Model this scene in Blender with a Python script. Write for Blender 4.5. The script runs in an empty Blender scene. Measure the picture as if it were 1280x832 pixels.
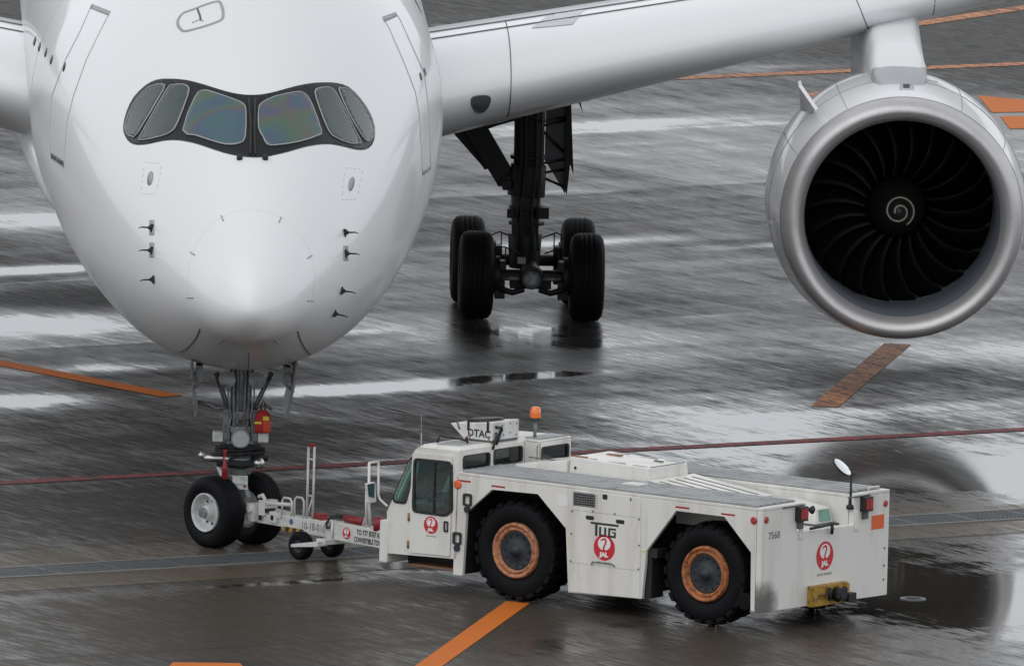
import bpy, bmesh, math, random
from mathutils import Vector, Matrix
from mathutils.bvhtree import BVHTree
from mathutils.geometry import tessellate_polygon, delaunay_2d_cdt
random.seed(7)
R = math.radians
sc = bpy.context.scene
COL = sc.collection

# ------------------------------------------------------------------ camera
DIST, CAMH, FPX = 300.0, 40.0, 26100.0
PITCH, ROLL = R(7.595 - .6015), R(1.5)
CAM = Vector((0, -DIST, CAMH))
FW = Vector((0, math.cos(PITCH), -math.sin(PITCH)))
RT0 = Vector((1, 0, 0)); UP0 = RT0.cross(FW)
RT = RT0 * math.cos(ROLL) + UP0 * math.sin(ROLL)
UP = -RT0 * math.sin(ROLL) + UP0 * math.cos(ROLL)
cd = bpy.data.cameras.new('camera'); cam = bpy.data.objects.new('camera', cd); COL.objects.link(cam)
M = Matrix((RT, UP, -FW)).transposed().to_4x4(); M.translation = CAM
cam.matrix_world = M
cd.sensor_width = 36.0; cd.lens = FPX / 1280 * 36.0
cd.clip_start = 1.0; cd.clip_end = 20000
cd.dof.use_dof = True; cd.dof.focus_distance = 299.0; cd.dof.aperture_fstop = 28.0
sc.camera = cam

def ray(u, v):                      # survey helper: direction in which the photo shows a point
    return (FW + RT * ((u - 640) / FPX) - UP * ((v - 416) / FPX)).normalized()
def ground(u, v, z=0.0):
    d = ray(u, v); return CAM + d * ((z - CAM.z) / d.z)

# ------------------------------------------------------------------ world and sun (overcast)
SUN_EL, SUN_AZ = R(58), R(215)      # high, behind the camera and to its left
w = bpy.data.worlds.new('World'); sc.world = w; w.use_nodes = True
nt = w.node_tree; nt.nodes.clear()
sky = nt.nodes.new('ShaderNodeTexSky'); sky.sky_type = 'NISHITA'; sky.sun_disc = False
sky.sun_elevation = SUN_EL; sky.sun_rotation = SUN_AZ
sky.air_density = 1.0; sky.dust_density = 4.0; sky.ozone_density = 1.0
hs = nt.nodes.new('ShaderNodeHueSaturation'); hs.inputs['Saturation'].default_value = .16
bg = nt.nodes.new('ShaderNodeBackground'); bg.inputs['Strength'].default_value = .10
wo = nt.nodes.new('ShaderNodeOutputWorld')
# cloud deck: an even grey layer, brighter towards the horizon all round, over the Nishita sky
tcw = nt.nodes.new('ShaderNodeTexCoord'); sxw = nt.nodes.new('ShaderNodeSeparateXYZ'); nt.links.new(tcw.outputs['Generated'], sxw.inputs[0])
mrw = nt.nodes.new('ShaderNodeMapRange'); mrw.interpolation_type = 'SMOOTHSTEP'; nt.links.new(sxw.outputs[2], mrw.inputs['Value'])
for k_, v_ in (('From Min', .05), ('From Max', .85), ('To Min', 11.8), ('To Max', 5.2)): mrw.inputs[k_].default_value = v_
vmw = nt.nodes.new('ShaderNodeVectorMath'); vmw.operation = 'SCALE'; vmw.inputs[0].default_value = (.965, 1.0, 1.045); nt.links.new(mrw.outputs['Result'], vmw.inputs['Scale'])
mxw = nt.nodes.new('ShaderNodeMix'); mxw.data_type = 'RGBA'; mxw.inputs[0].default_value = .85
nt.links.new(sky.outputs[0], hs.inputs['Color']); nt.links.new(hs.outputs[0], mxw.inputs[6]); nt.links.new(vmw.outputs[0], mxw.inputs[7])
nt.links.new(mxw.outputs[2], bg.inputs[0]); nt.links.new(bg.outputs[0], wo.inputs[0])
sl = bpy.data.lights.new('sun', 'SUN'); sl.energy = 0.75; sl.angle = R(75); sl.color = (1, .985, .96)
so = bpy.data.objects.new('sun', sl); COL.objects.link(so)
sd = Vector((math.sin(SUN_AZ) * math.cos(SUN_EL), math.cos(SUN_AZ) * math.cos(SUN_EL), math.sin(SUN_EL)))
so.rotation_euler = sd.to_track_quat('Z', 'Y').to_euler(); so.location = (0, 0, 60)
sc.view_settings.view_transform = 'Standard'; sc.view_settings.look = 'None'
sc.view_settings.exposure = 0.10; sc.view_settings.gamma = 1.0; sc.view_settings.use_curve_mapping = False

# ------------------------------------------------------------------ node helpers
class NB:
    def __init__(s, mat):
        mat.use_nodes = True; s.nt = mat.node_tree; s.nt.nodes.clear()
    def n(s, t, **kw):
        nd = s.nt.nodes.new(t)
        for k, v in kw.items(): setattr(nd, k, v)
        return nd
    def put(s, sock, v):
        if isinstance(v, bpy.types.NodeSocket): s.nt.links.new(v, sock)
        elif v is not None: sock.default_value = v
    def math(s, op, a, b=None, c=None, clamp=False):
        nd = s.n('ShaderNodeMath', operation=op, use_clamp=clamp)
        for i, x in enumerate((a, b, c)): s.put(nd.inputs[i], x)
        return nd.outputs[0]
    def noise(s, vec, scale, detail=4, rough=.55, dist=0.0):
        nd = s.n('ShaderNodeTexNoise'); s.put(nd.inputs['Vector'], vec)
        nd.inputs['Scale'].default_value = scale; nd.inputs['Detail'].default_value = detail
        nd.inputs['Roughness'].default_value = rough; nd.inputs['Distortion'].default_value = dist
        return nd.outputs['Fac']
    def ramp(s, f, a, b, lo=0.0, hi=1.0):
        nd = s.n('ShaderNodeMapRange', interpolation_type='SMOOTHSTEP')
        s.put(nd.inputs['Value'], f); s.put(nd.inputs['From Min'], a); s.put(nd.inputs['From Max'], b)
        s.put(nd.inputs['To Min'], lo); s.put(nd.inputs['To Max'], hi)
        return nd.outputs['Result']
    def mix(s, f, a, b):
        nd = s.n('ShaderNodeMix', data_type='RGBA')
        s.put(nd.inputs[0], f)
        for sock, c in ((nd.inputs[6], a), (nd.inputs[7], b)):
            s.put(sock, (*c, 1) if isinstance(c, tuple) and len(c) == 3 else c)
        return nd.outputs[2]
    def obj(s): return s.n('ShaderNodeTexCoord').outputs['Object']
    def mapv(s, vec, scale=(1, 1, 1), rot=(0, 0, 0), loc=(0, 0, 0)):
        nd = s.n('ShaderNodeMapping'); s.put(nd.inputs[0], vec)
        nd.inputs['Scale'].default_value = scale; nd.inputs['Rotation'].default_value = rot; nd.inputs['Location'].default_value = loc
        return nd.outputs[0]
    def bump(s, h, strength=.2, dist=.02):
        nd = s.n('ShaderNodeBump'); s.put(nd.inputs['Height'], h)
        s.put(nd.inputs['Strength'], strength); nd.inputs['Distance'].default_value = dist
        return nd.outputs[0]
    def out(s, sh): s.nt.links.new(sh, s.n('ShaderNodeOutputMaterial').inputs[0])
    def bsdf(s, **kw):
        b = s.n('ShaderNodeBsdfPrincipled')
        for k, v in kw.items():
            s.put(b.inputs[k.replace('_', ' ')], (*v, 1) if isinstance(v, tuple) and len(v) == 3 and 'Color' in k else v)
        return b.outputs[0]

MATS = {}
def paint(name, col, rough=.4, metal=0.0, coat=0.0, dirt=None, amt=.0, dscale=2.5, vstretch=1.0, bump=0.0, spec=.5):
    """painted / metal / rubber surface: a base colour, patches of dirt of their own shape, uneven gloss"""
    m = bpy.data.materials.new(name); b = NB(m); o = b.obj()
    n1 = b.noise(b.mapv(o, (1, 1, 1.0 / vstretch)), dscale, 6, .62, .3)
    n2 = b.noise(o, 37, 3)
    f = b.math('MULTIPLY', b.ramp(n1, .42, .70), amt)
    c = b.mix(f, col, dirt or tuple(x * .5 for x in col))
    c = b.mix(b.math('MULTIPLY', n2, .07), c, tuple(x * .75 for x in col))
    r = b.math('ADD', rough - .05, b.math('MULTIPLY', n1, .12))
    nrm = b.bump(n2, bump, .004) if bump else None
    b.out(b.bsdf(Base_Color=c, Roughness=r, Metallic=metal, Coat_Weight=coat, Coat_Roughness=.06, Specular_IOR_Level=spec, Normal=nrm))
    MATS[name] = m; return m

WHITE_AC = paint('aircraft_white', (.79, .80, .81), .32, coat=.4, dirt=(.76, .77, .78), amt=0.0, dscale=.6)
GREY_AC = paint('aircraft_grey', (.42, .43, .45), .35, coat=.3, amt=.15)
WINGGREY = paint('wing_grey', (.46, .48, .50), .38, coat=.2, amt=.2)
MASK = paint('windscreen_black', (.010, .011, .014), .38, spec=.3)
SEAL = paint('seal_grey', (.36, .37, .38), .5)
SEAM = paint('seam_dark', (.10, .105, .11), .6)
SEAML = paint('seam_light', (.36, .37, .38), .6)
LIPMET = paint('lip_metal', (.60, .585, .59), .45, metal=.65, amt=.2)
LINER = paint('intake_liner', (.15, .17, .20), .4)
BLADE = paint('fan_blade_dark', (.003, .003, .0035), .42, spec=.12)
SPINM = paint('spinner_black', (.012, .012, .012), .4)
STEEL = paint('gear_steel', (.24, .25, .26), .42, metal=.25, dirt=(.05, .05, .05), amt=.75, dscale=6)
DARKST = paint('gear_dark', (.018, .019, .021), .5, spec=.3, dirt=(.012, .012, .012), amt=.6, dscale=5)  # near-black: the main gear's shade under the wing is put into the colour
GEARW = paint('gear_white', (.62, .63, .63), .4, dirt=(.25, .24, .22), amt=.5, dscale=7)
CHROME = paint('chrome', (.55, .55, .54), .3, metal=1.0)
RUBBER = paint('rubber', (.006, .0065, .008), .6, dirt=(.012, .0115, .011), amt=.35, dscale=5, bump=.15, spec=.12)
TUGW = paint('tug_white', (.76, .75, .715), .34, coat=.12, dirt=(.50, .47, .41), amt=.55, dscale=2.6, vstretch=5)
TUGGAP = paint('grating_gap_shade', (.10, .10, .105), .7)  # dark base colour paints in the shade between the grating bars
TUGTOP = paint('tug_grating_grey', (.38, .39, .40), .6, dirt=(.14, .14, .14), amt=.5)
TUGDARK = paint('tug_underbody_shaded', (.014, .014, .014), .6, amt=.5)  # shadow in the arches and under the body is put into this colour
RUST = paint('rusty_rim', (.50, .22, .115), .75, dirt=(.15, .055, .03), amt=1.0, dscale=14)
RUST2 = paint('rusty_rim_dark', (.44, .155, .05), .75, dirt=(.10, .035, .02), amt=1.0, dscale=14)
HUBD = paint('hub_dark', (.020, .026, .033), .5, amt=.4, dscale=6)
BLACK = paint('black_plastic', (.014, .014, .015), .45)
RED = paint('red_paint', (.25, .014, .02), .4, dirt=(.3, .03, .03), amt=.5)
LOGORED = paint('logo_red', (.58, .022, .035), .4)
LOGOWHITE = paint('logo_white', (.8, .8, .8), .4)
LAMPRED = paint('red_lens', (.40, .02, .02), .15, coat=1)
ORANGEL = paint('amber_lens', (.85, .17, .02), .18, coat=1)
ORREF = paint('orange_reflector', (.75, .14, .04), .3)
YELLOW = paint('yellow_hitch', (.42, .25, .03), .5, dirt=(.06, .04, .02), amt=1.0, dscale=11)
FABRED = paint('red_fabric', (.40, .02, .02), .8, amt=.5)
FABOR = paint('orange_fabric', (.58, .065, .025), .7, amt=.3)
FABYEL = paint('reflective_yellow', (.65, .62, .05), .5)
RUSTST = paint('rust_stain', (.30, .16, .08), .7, amt=.7)
BLUE = paint('blue_mark', (.05, .10, .35), .5)
MIRRORM = paint('mirror_glass', (.75, .8, .82), .04, metal=1)
TEXTD = paint('lettering_dark', (.03, .03, .035), .5)
TEXTG = paint('lettering_grey', (.20, .20, .22), .5)
GREENL = paint('lamp_green_glass', (.16, .34, .28), .1, coat=1)

def glass(name, tint, refl=.05):
    m = bpy.data.materials.new(name); b = NB(m)
    fr = b.n('ShaderNodeFresnel'); fr.inputs[0].default_value = 1.4
    g = b.n('ShaderNodeBsdfGlossy'); g.inputs['Roughness'].default_value = .03; g.inputs['Color'].default_value = (.9, .95, .95, 1)
    t = b.n('ShaderNodeBsdfTransparent'); t.inputs[0].default_value = (*tint, 1)
    mx = b.n('ShaderNodeMixShader'); b.put(mx.inputs[0], b.math('ADD', fr.outputs[0], refl, clamp=True))
    b.nt.links.new(t.outputs[0], mx.inputs[1]); b.nt.links.new(g.outputs[0], mx.inputs[2]); b.out(mx.outputs[0])
    return m
def sooty(name):
    m = bpy.data.materials.new(name); b = NB(m); o = b.obj(); sx = b.n('ShaderNodeSeparateXYZ'); b.put(sx.inputs[0], o)
    n1 = b.noise(b.mapv(o, (1, 1, .2)), 2.6, 6, .62, .3); n3 = b.noise(o, 5, 5, .65)
    c = b.mix(b.math('MULTIPLY', b.ramp(n1, .45, .78), .5), (.76, .75, .715), (.50, .47, .41))
    dy = b.math('DIVIDE', b.math('ADD', sx.outputs[1], .02), .36); dz = b.math('DIVIDE', b.math('SUBTRACT', sx.outputs[2], .42), .34)
    d2 = b.math('ADD', b.math('MULTIPLY', dy, dy), b.math('MULTIPLY', dz, dz))
    f = b.ramp(b.math('ADD', d2, b.math('MULTIPLY', n3, 1.2)), .55, 1.9, .88, 0.0)
    c = b.mix(f, c, (.035, .03, .027))
    b.out(b.bsdf(Base_Color=c, Roughness=.4, Coat_Weight=.1)); return m
TUGREAR = sooty('tug_rear_white')
CABGLASS = glass('cab_glass', (.80, .98, .955), .05)

def cockpit_glass(name, film):
    m = bpy.data.materials.new(name); b = NB(m); o = b.obj()
    n = b.noise(o, 1.5, 3, .6, 1.2)
    kw = dict(Base_Color=b.mix(n, (.022, .04, .042), (.06, .085, .08)), Roughness=.05, Specular_IOR_Level=.7)
    if film:
        cr = b.n('ShaderNodeValToRGB'); b.put(cr.inputs[0], b.noise(b.mapv(o, (1, 1, .6)), 1.1, 1, .4, .6))  # rainbow sheen of the pane film, painted in as colour bands
        e = cr.color_ramp; e.elements[0].position = .30; e.elements[1].position = .72
        e.elements[0].color = (.055, .115, .135, 1); e.elements[1].color = (.06, .125, .145, 1)
        for p, c in ((.40, (.05, .10, .14)), (.45, (.085, .085, .13)), (.49, (.10, .10, .085)), (.54, (.07, .12, .085)), (.60, (.055, .11, .12)), (.66, (.06, .09, .14))):
            q = e.elements.new(p); q.color = (*c, 1)
        kw['Base_Color'] = cr.outputs[0]
    b.out(b.bsdf(**kw)); return m
PANE = cockpit_glass('cockpit_side_glass', False); PANEF = cockpit_glass('cockpit_front_glass', True)

# ------------------------------------------------------------------ mesh builder
class MB:
    def __init__(s): s.v = []; s.f = []; s.m = []; s.s = []
    def add(s, vs, fs, mat=0, smooth=False):
        o = len(s.v); s.v += [Vector(x) for x in vs]
        for f in fs: s.f.append([o + i for i in f]); s.m.append(mat); s.s.append(smooth)
        return s
    def box(s, lo, hi, mat=0):
        x0, y0, z0 = lo; x1, y1, z1 = hi
        vs = [(x0, y0, z0), (x1, y0, z0), (x1, y1, z0), (x0, y1, z0), (x0, y0, z1), (x1, y0, z1), (x1, y1, z1), (x0, y1, z1)]
        return s.add(vs, [(0, 3, 2, 1), (4, 5, 6, 7), (0, 1, 5, 4), (1, 2, 6, 5), (2, 3, 7, 6), (3, 0, 4, 7)], mat)
    def hexa(s, vs, mat=0):           # eight corners, same order as box
        return s.add(vs, [(0, 3, 2, 1), (4, 5, 6, 7), (0, 1, 5, 4), (1, 2, 6, 5), (2, 3, 7, 6), (3, 0, 4, 7)], mat)
    def frame(s, ax):
        ax = Vector(ax).normalized(); t = Vector((0, 0, 1)) if abs(ax.z) < .9 else Vector((1, 0, 0))
        a = ax.cross(t).normalized(); return a, ax.cross(a)
    def rev(s, prof, o, ax, n=24, mat=0, smooth=True, capa=False, capb=False):
        o = Vector(o); ax = Vector(ax).normalized(); a, b = s.frame(ax); vs = []; fs = []
        for d, r in prof:
            for i in range(n):
                t = 2 * math.pi * i / n; vs.append(o + ax * d + (a * math.cos(t) + b * math.sin(t)) * r)
        for k in range(len(prof) - 1):
            for i in range(n):
                j = (i + 1) % n; fs.append((k * n + i, k * n + j, (k + 1) * n + j, (k + 1) * n + i))
        s.add(vs, fs, mat, smooth)
        if capa: s.add(vs[:n], [tuple(range(n))[::-1]], mat)
        if capb: s.add(vs[-n:], [tuple(range(n))], mat)
        return s
    def cyl(s, p0, p1, r0, r1=None, n=14, mat=0):
        p0, p1 = Vector(p0), Vector(p1); L = (p1 - p0).length
        return s.rev([(0, r0), (L, r0 if r1 is None else r1)], p0, p1 - p0, n, mat, True, True, True)
    def tube(s, pts, r, n=8, mat=0, closed=False):
        pts = [Vector(p) for p in pts]; k = len(pts); vs = []; fs = []; a = None
        for i, p in enumerate(pts):
            q0 = pts[(i - 1) % k] if (closed or i) else p; q1 = pts[(i + 1) % k] if (closed or i < k - 1) else p
            d = (q1 - q0).normalized()
            if a is None: a, b = s.frame(d)
            a = (a - d * a.dot(d)).normalized(); b = d.cross(a)
            for j in range(n):
                t = 2 * math.pi * j / n; vs.append(p + (a * math.cos(t) + b * math.sin(t)) * r)
        for i in range(k if closed else k - 1):
            i2 = (i + 1) % k
            for j in range(n):
                j2 = (j + 1) % n; fs.append((i * n + j, i * n + j2, i2 * n + j2, i2 * n + j))
        if not closed: fs += [tuple(range(n))[::-1], tuple(range((k - 1) * n, k * n))]
        return s.add(vs, fs, mat, True)
    def plate(s, outer, holes, f, w0, w1, mat=0):
        """flat panel with openings: 2-D loops mapped by f(u, v, w), thickness w0..w1"""
        loops = [outer] + list(holes); flat = [p for l in loops for p in l]
        tris = tessellate_polygon([[Vector((p[0], p[1], 0)) for p in l] for l in loops])
        n = len(flat); vs = [f(p[0], p[1], w0) for p in flat] + [f(p[0], p[1], w1) for p in flat]; fs = []
        for t in tris: fs.append(tuple(t)); fs.append(tuple(n + i for i in reversed(t)))
        o = 0
        for l in loops:
            for i in range(len(l)):
                j = (i + 1) % len(l); fs.append((o + i, o + j, n + o + j, n + o + i))
            o += len(l)
        return s.add(vs, fs, mat)
    def loft(s, rings, mat=0, smooth=True, caps=True):
        n = len(rings[0]); vs = [p for r in rings for p in r]; fs = []
        for k in range(len(rings) - 1):
            for i in range(n):
                j = (i + 1) % n; fs.append((k * n + i, k * n + j, (k + 1) * n + j, (k + 1) * n + i))
        s.add(vs, fs, mat, smooth)
        if caps: s.add(rings[0], [tuple(range(n))[::-1]], mat); s.add(rings[-1], [tuple(range(n))], mat)
        return s
    def build(s, name, mats, parent=None, T=None, bevel=0, fixn=True, angle=None):
        me = bpy.data.meshes.new(name)
        me.from_pydata([(T @ v if T else v) for v in s.v], [], s.f); me.update()
        mats = mats if isinstance(mats, (list, tuple)) else [mats]
        for m in mats: me.materials.append(m)
        me.polygons.foreach_set('material_index', s.m); me.polygons.foreach_set('use_smooth', s.s)
        if fixn:
            bm = bmesh.new(); bm.from_mesh(me); bmesh.ops.remove_doubles(bm, verts=bm.verts, dist=1e-5)
            bmesh.ops.recalc_face_normals(bm, faces=bm.faces); bm.to_mesh(me); bm.free()
        o = bpy.data.objects.new(name, me); COL.objects.link(o)
        if parent: o.parent = parent
        if bevel:
            md = o.modifiers.new('bevel', 'BEVEL'); md.width = bevel; md.segments = 2; md.limit_method = 'ANGLE'; md.angle_limit = R(40)
        return o

def empty(name, loc, rz, label, cat):
    o = bpy.data.objects.new(name, None); COL.objects.link(o); o.location = loc; o.rotation_euler = (0, 0, rz)
    o['label'] = label; o['category'] = cat; return o

def rrect(u0, v0, u1, v1, r, n=4):
    pts = []
    for cx, cy, a in ((u1 - r, v1 - r, 0), (u0 + r, v1 - r, 90), (u0 + r, v0 + r, 180), (u1 - r, v0 + r, 270)):
        for i in range(n + 1):
            t = R(a + 90 * i / n); pts.append((cx + r * math.cos(t), cy + r * math.sin(t)))
    return pts
def rpoly(p, r=.06, n=3):             # polygon with rounded corners
    out = []; k = len(p)
    for i in range(k):
        b = Vector(p[i]); a = Vector(p[i - 1]); c = Vector(p[(i + 1) % k])
        d0 = min(r, (a - b).length * .45); d1 = min(r, (c - b).length * .45)
        s0 = b + (a - b).normalized() * d0; s1 = b + (c - b).normalized() * d1
        for j in range(n + 1):
            t = j / n; out.append(tuple(s0 * (1 - t) ** 2 + b * 2 * t * (1 - t) + s1 * t * t))
    return out
def grow(p, d):                       # offset a loop outwards
    c = Vector((sum(x for x, _ in p) / len(p), sum(y for _, y in p) / len(p)))
    return [tuple(Vector(q) + (Vector(q) - c).normalized() * d) for q in p]

def letters(name, body, size, mat, parent, f, thick=.002, bold=0.0, sub=0):
    """flat lettering: a font curve turned into a mesh, laid on a surface by f(u, v, w)"""
    cu = bpy.data.curves.new(name, 'FONT'); cu.body = body; cu.size = size; cu.align_x = 'CENTER'; cu.align_y = 'CENTER'
    cu.offset = bold; cu.resolution_u = 3; cu.extrude = thick
    to = bpy.data.objects.new(name, cu); COL.objects.link(to); bpy.context.view_layer.update()
    me = bpy.data.meshes.new_from_object(to.evaluated_get(bpy.context.evaluated_depsgraph_get()))
    bpy.data.objects.remove(to); bpy.data.curves.remove(cu)
    if sub:
        bm = bmesh.new(); bm.from_mesh(me)
        bmesh.ops.triangulate(bm, faces=bm.faces)
        for _ in range(sub):
            bmesh.ops.subdivide_edges(bm, edges=[e for e in bm.edges if e.calc_length() > size * .2], cuts=1)
            bmesh.ops.triangulate(bm, faces=bm.faces)
        bm.to_mesh(me); bm.free()
    for v in me.vertices: v.co = f(v.co.x, v.co.y, v.co.z)
    me.materials.clear(); me.materials.append(mat)
    o = bpy.data.objects.new(name, me); COL.objects.link(o); o.parent = parent; return o

# ------------------------------------------------------------------ ground
AP = R(32.5)                          # direction of the apron's drains and slab joints
CA, SA = math.cos(AP), math.sin(AP)
def ab(p): return (p.x * CA + p.y * SA, -p.x * SA + p.y * CA)
def fromab(a, b, z=0): return Vector((a * CA - b * SA, a * SA + b * CA, z))
bD = ab(ground(240, 702.5))[1]        # centre line of the trench drain

def ground_material(name, tint, kind):
    m = bpy.data.materials.new(name); b = NB(m); o = b.obj()
    q = b.mapv(o, rot=(0, 0, -AP)); sx = b.n('ShaderNodeSeparateXYZ'); b.put(sx.inputs[0], q)
    A, B = sx.outputs[0], sx.outputs[1]
    wob = b.noise(q, .35, 3)
    def V(ka, kb, off=0.0):
        c = b.n('ShaderNodeCombineXYZ'); b.put(c.inputs[0], b.math('MULTIPLY', A, ka))
        b.put(c.inputs[1], b.math('MULTIPLY', B, kb)); c.inputs[2].default_value = off; return c.outputs[0]
    fine = b.noise(V(13, 1.0), 1.0, 4, .65)          # broom marks of the paving, across the drains
    hair = b.noise(V(38, 2.4, 5), 1.0, 2, .6)
    mid = b.noise(V(1.7, .26, 3), 1.0, 6, .66, .3)
    band = b.noise(V(.10, .75, 7), 1.0, 4, .6, .2)   # along the drains
    big = b.noise(V(.20, .11, 11), 1.0, 3, .5, .3)
    grain = b.noise(o, 60, 2)
    wet = b.math('ADD', b.math('MULTIPLY', mid, .42), b.math('MULTIPLY', fine, .46))
    wet = b.math('ADD', wet, b.math('MULTIPLY', hair, .34))
    wet = b.math('ADD', wet, b.math('MULTIPLY', band, .38))
    wet = b.math('ADD', wet, b.math('MULTIPLY', big, .38))   # mean about .875
    near = b.ramp(B, bD - 1, bD + 7, 1.0, 0.0); bias = b.math('MULTIPLY', near, .0)
    far = b.math('ADD', b.ramp(B, 10, 26, 0.0, .045), b.ramp(B, 52, 66, 0.0, -.16))
    if kind == 'main':                                # slabs drain a little differently, joints hold water
        cs = b.n('ShaderNodeCombineXYZ'); b.put(cs.inputs[0], b.math('FLOOR', b.math('DIVIDE', b.math('ADD', A, 2.1), 15)))
        b.put(cs.inputs[1], b.math('FLOOR', b.math('DIVIDE', b.math('ADD', B, 3.3 + 3.75), 7.5)))
        wn = b.n('ShaderNodeTexWhiteNoise', noise_dimensions='2D'); b.put(wn.inputs['Vector'], cs.outputs[0])
        far = b.math('ADD', far, b.math('MULTIPLY', b.math('SUBTRACT', wn.outputs['Value'], .5), .10))
        jd = b.math('MULTIPLY', b.math('ABSOLUTE', b.math('SUBTRACT', b.math('FRACT', b.math('DIVIDE', b.math('ADD', B, 3.3), 7.5)), .5)), 7.5)
        far = b.math('ADD', far, b.math('MULTIPLY', b.ramp(jd, .05, .5, 1.0, 0.0), b.ramp(b.noise(V(.30, .5, 21), 1.0, 4), .47, .70, 0.0, .12)))
    calm = b.ramp(B, 8, 24, 1.0, .50); calm = b.math('MULTIPLY', calm, .88)   # finer, more even paving beyond the gear
    wet = b.math('MULTIPLY_ADD', b.math('SUBTRACT', wet, .985), calm, .875)
    wet = b.math('ADD', b.math('ADD', wet, bias), far)
    # standing water: shallow hollows where the photograph shows them
    for (u, v, la, lb, k) in PUDDLES:
        ca, cb = ab(ground(u, v))
        da = b.math('DIVIDE', b.math('SUBTRACT', A, ca), la); db = b.math('DIVIDE', b.math('SUBTRACT', B, cb), lb)
        d2 = b.math('ADD', b.math('MULTIPLY', da, da), b.math('MULTIPLY', db, db))
        wet = b.math('ADD', wet, b.math('MULTIPLY', b.math('EXPONENT', b.math('MULTIPLY', d2, -1.0)), k))
    w1 = b.ramp(wet, .81, 1.03)                       # film of water
    w2 = b.ramp(wet, .995, 1.05)                       # puddle
    dry = b.mix(b.ramp(mid, .35, .65), tuple(x * .72 for x in tint), tuple(x * 1.25 for x in tint))
    dry = b.mix(b.ramp(big, .35, .65), dry, tuple(x * .85 for x in tint)); dry = b.mix(b.math('MULTIPLY', near, .9), dry, (tint[0] * 1.45, tint[1] * 1.12, tint[2] * .78))
    dry = b.mix(b.math('MULTIPLY', grain, .35), dry, tuple(x * .5 for x in tint))
    lines = b.ramp(b.math('ADD', b.math('MULTIPLY', fine, .6), b.math('MULTIPLY', hair, .4)), .34, .66)
    lines = b.math('MULTIPLY_ADD', b.math('SUBTRACT', lines, .5), b.math('MULTIPLY_ADD', near, -.72, 1.0), .5)
    dry = b.mix(lines, tuple(x * .65 for x in tint), dry); dry = b.mix(b.math('MULTIPLY', b.math('SUBTRACT', lines, .5, clamp=True), .9), dry, tuple(x * 1.9 for x in tint))
    # slab joints
    jt = None
    if kind == 'main':
        for (X, per, off) in ((A, 7.5, 2.1), (B, 7.5, 3.3)):
            fr = b.math('FRACT', b.math('DIVIDE', b.math('ADD', X, off), per))
            dd = b.math('ABSOLUTE', b.math('SUBTRACT', fr, .5))
            j = b.ramp(dd, .0035, .0065, 1.0, 0.0)
            jt = j if jt is None else b.math('MAXIMUM', jt, j)
        dry = b.mix(b.math('MULTIPLY', jt, .7), dry, (.03, .03, .03))
    col = b.mix(b.math('MULTIPLY', w1, .55), dry, tuple(x * .55 for x in tint))
    rough = b.math('SUBTRACT', b.math('SUBTRACT', b.math('SUBTRACT', .50, b.math('MULTIPLY', near, .10)), b.math('MULTIPLY', w1, .25)), b.math('MULTIPLY', w2, .17))
    rough = b.math('ADD', rough, b.math('MULTIPLY', b.math('SUBTRACT', fine, .5), b.math('MULTIPLY_ADD', near, -.12, .20)))
    rough = b.math('MAXIMUM', rough, .03)
    spec = b.math('ADD', b.math('MULTIPLY', lines, .085), b.math('MULTIPLY', w1, .33))
    h = b.math('ADD', b.math('MULTIPLY', fine, .7), b.math('MULTIPLY', grain, .3))
    bs = b.math('SUBTRACT', .5, b.math('MULTIPLY', w2, .46))
    sh = b.bsdf(Base_Color=col, Roughness=rough, Specular_IOR_Level=spec, Normal=b.bump(h, bs, .008))
    b.out(sh); return m
#            u    v    along  across gain
PUDDLES = [(450, 486, 2.2, .55, .34), (650, 470, 1.5, .40, .25), (30, 338, 1.9, .5, .34), (20, 500, 1.3, .9, .24), (110, 460, 1.6, .9, .14), (60, 405, 1.6, 1.2, .14), (70, 372, 1.9, 1.4, -.22),
           (40, 275, 2.0, 1.6, .16), (950, 520, 3.6, 3.4, .15), (1230, 445, 3.0, 2.4, .15), (1130, 475, 2.0, 1.2, -.10), (1120, 580, 5.5, 3.6, .24), (1270, 600, 1.5, 2.0, .16), (1200, 750, 2.6, 5.5, .34),
           (760, 156, 3.0, .7, .16), (655, 420, 2.0, 2.8, .15), (720, 303, 2.5, .5, .18), (355, 728, 1.2, .16, .34), (540, 706, 1.4, .5, .28), (70, 744, 1.5, .25, .16), (470, 590, 3.0, 2.5, .06),
           (250, 780, 4.0, 3.0, -.06), (820, 815, 2.6, 1.5, .02), (150, 640, 4.0, 4.0, -.07), (1230, 70, 3.0, 8.0, -.15)]
ASPH = ground_material('wet_asphalt', (.062, .060, .057), 'main')
CONC = ground_material('wet_concrete', (.105, .097, .084), 'strip')

mb = MB()
def xs(lo, hi, n): return [lo + (hi - lo) * i / n for i in range(n + 1)]
gx = [-4000, -400, -60] + xs(-30, 30, 12) + [60, 400, 4000]; gy = [-900, -320, -60] + xs(-30, 130, 16) + [400, 1500, 9000]
mb.add([(x, y, 0) for y in gy for x in gx],
       [(j * len(gx) + i, j * len(gx) + i + 1, (j + 1) * len(gx) + i + 1, (j + 1) * len(gx) + i) for j in range(len(gy) - 1) for i in range(len(gx) - 1)])
gr = mb.build('ground', ASPH); gr['kind'] = 'structure'

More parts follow.
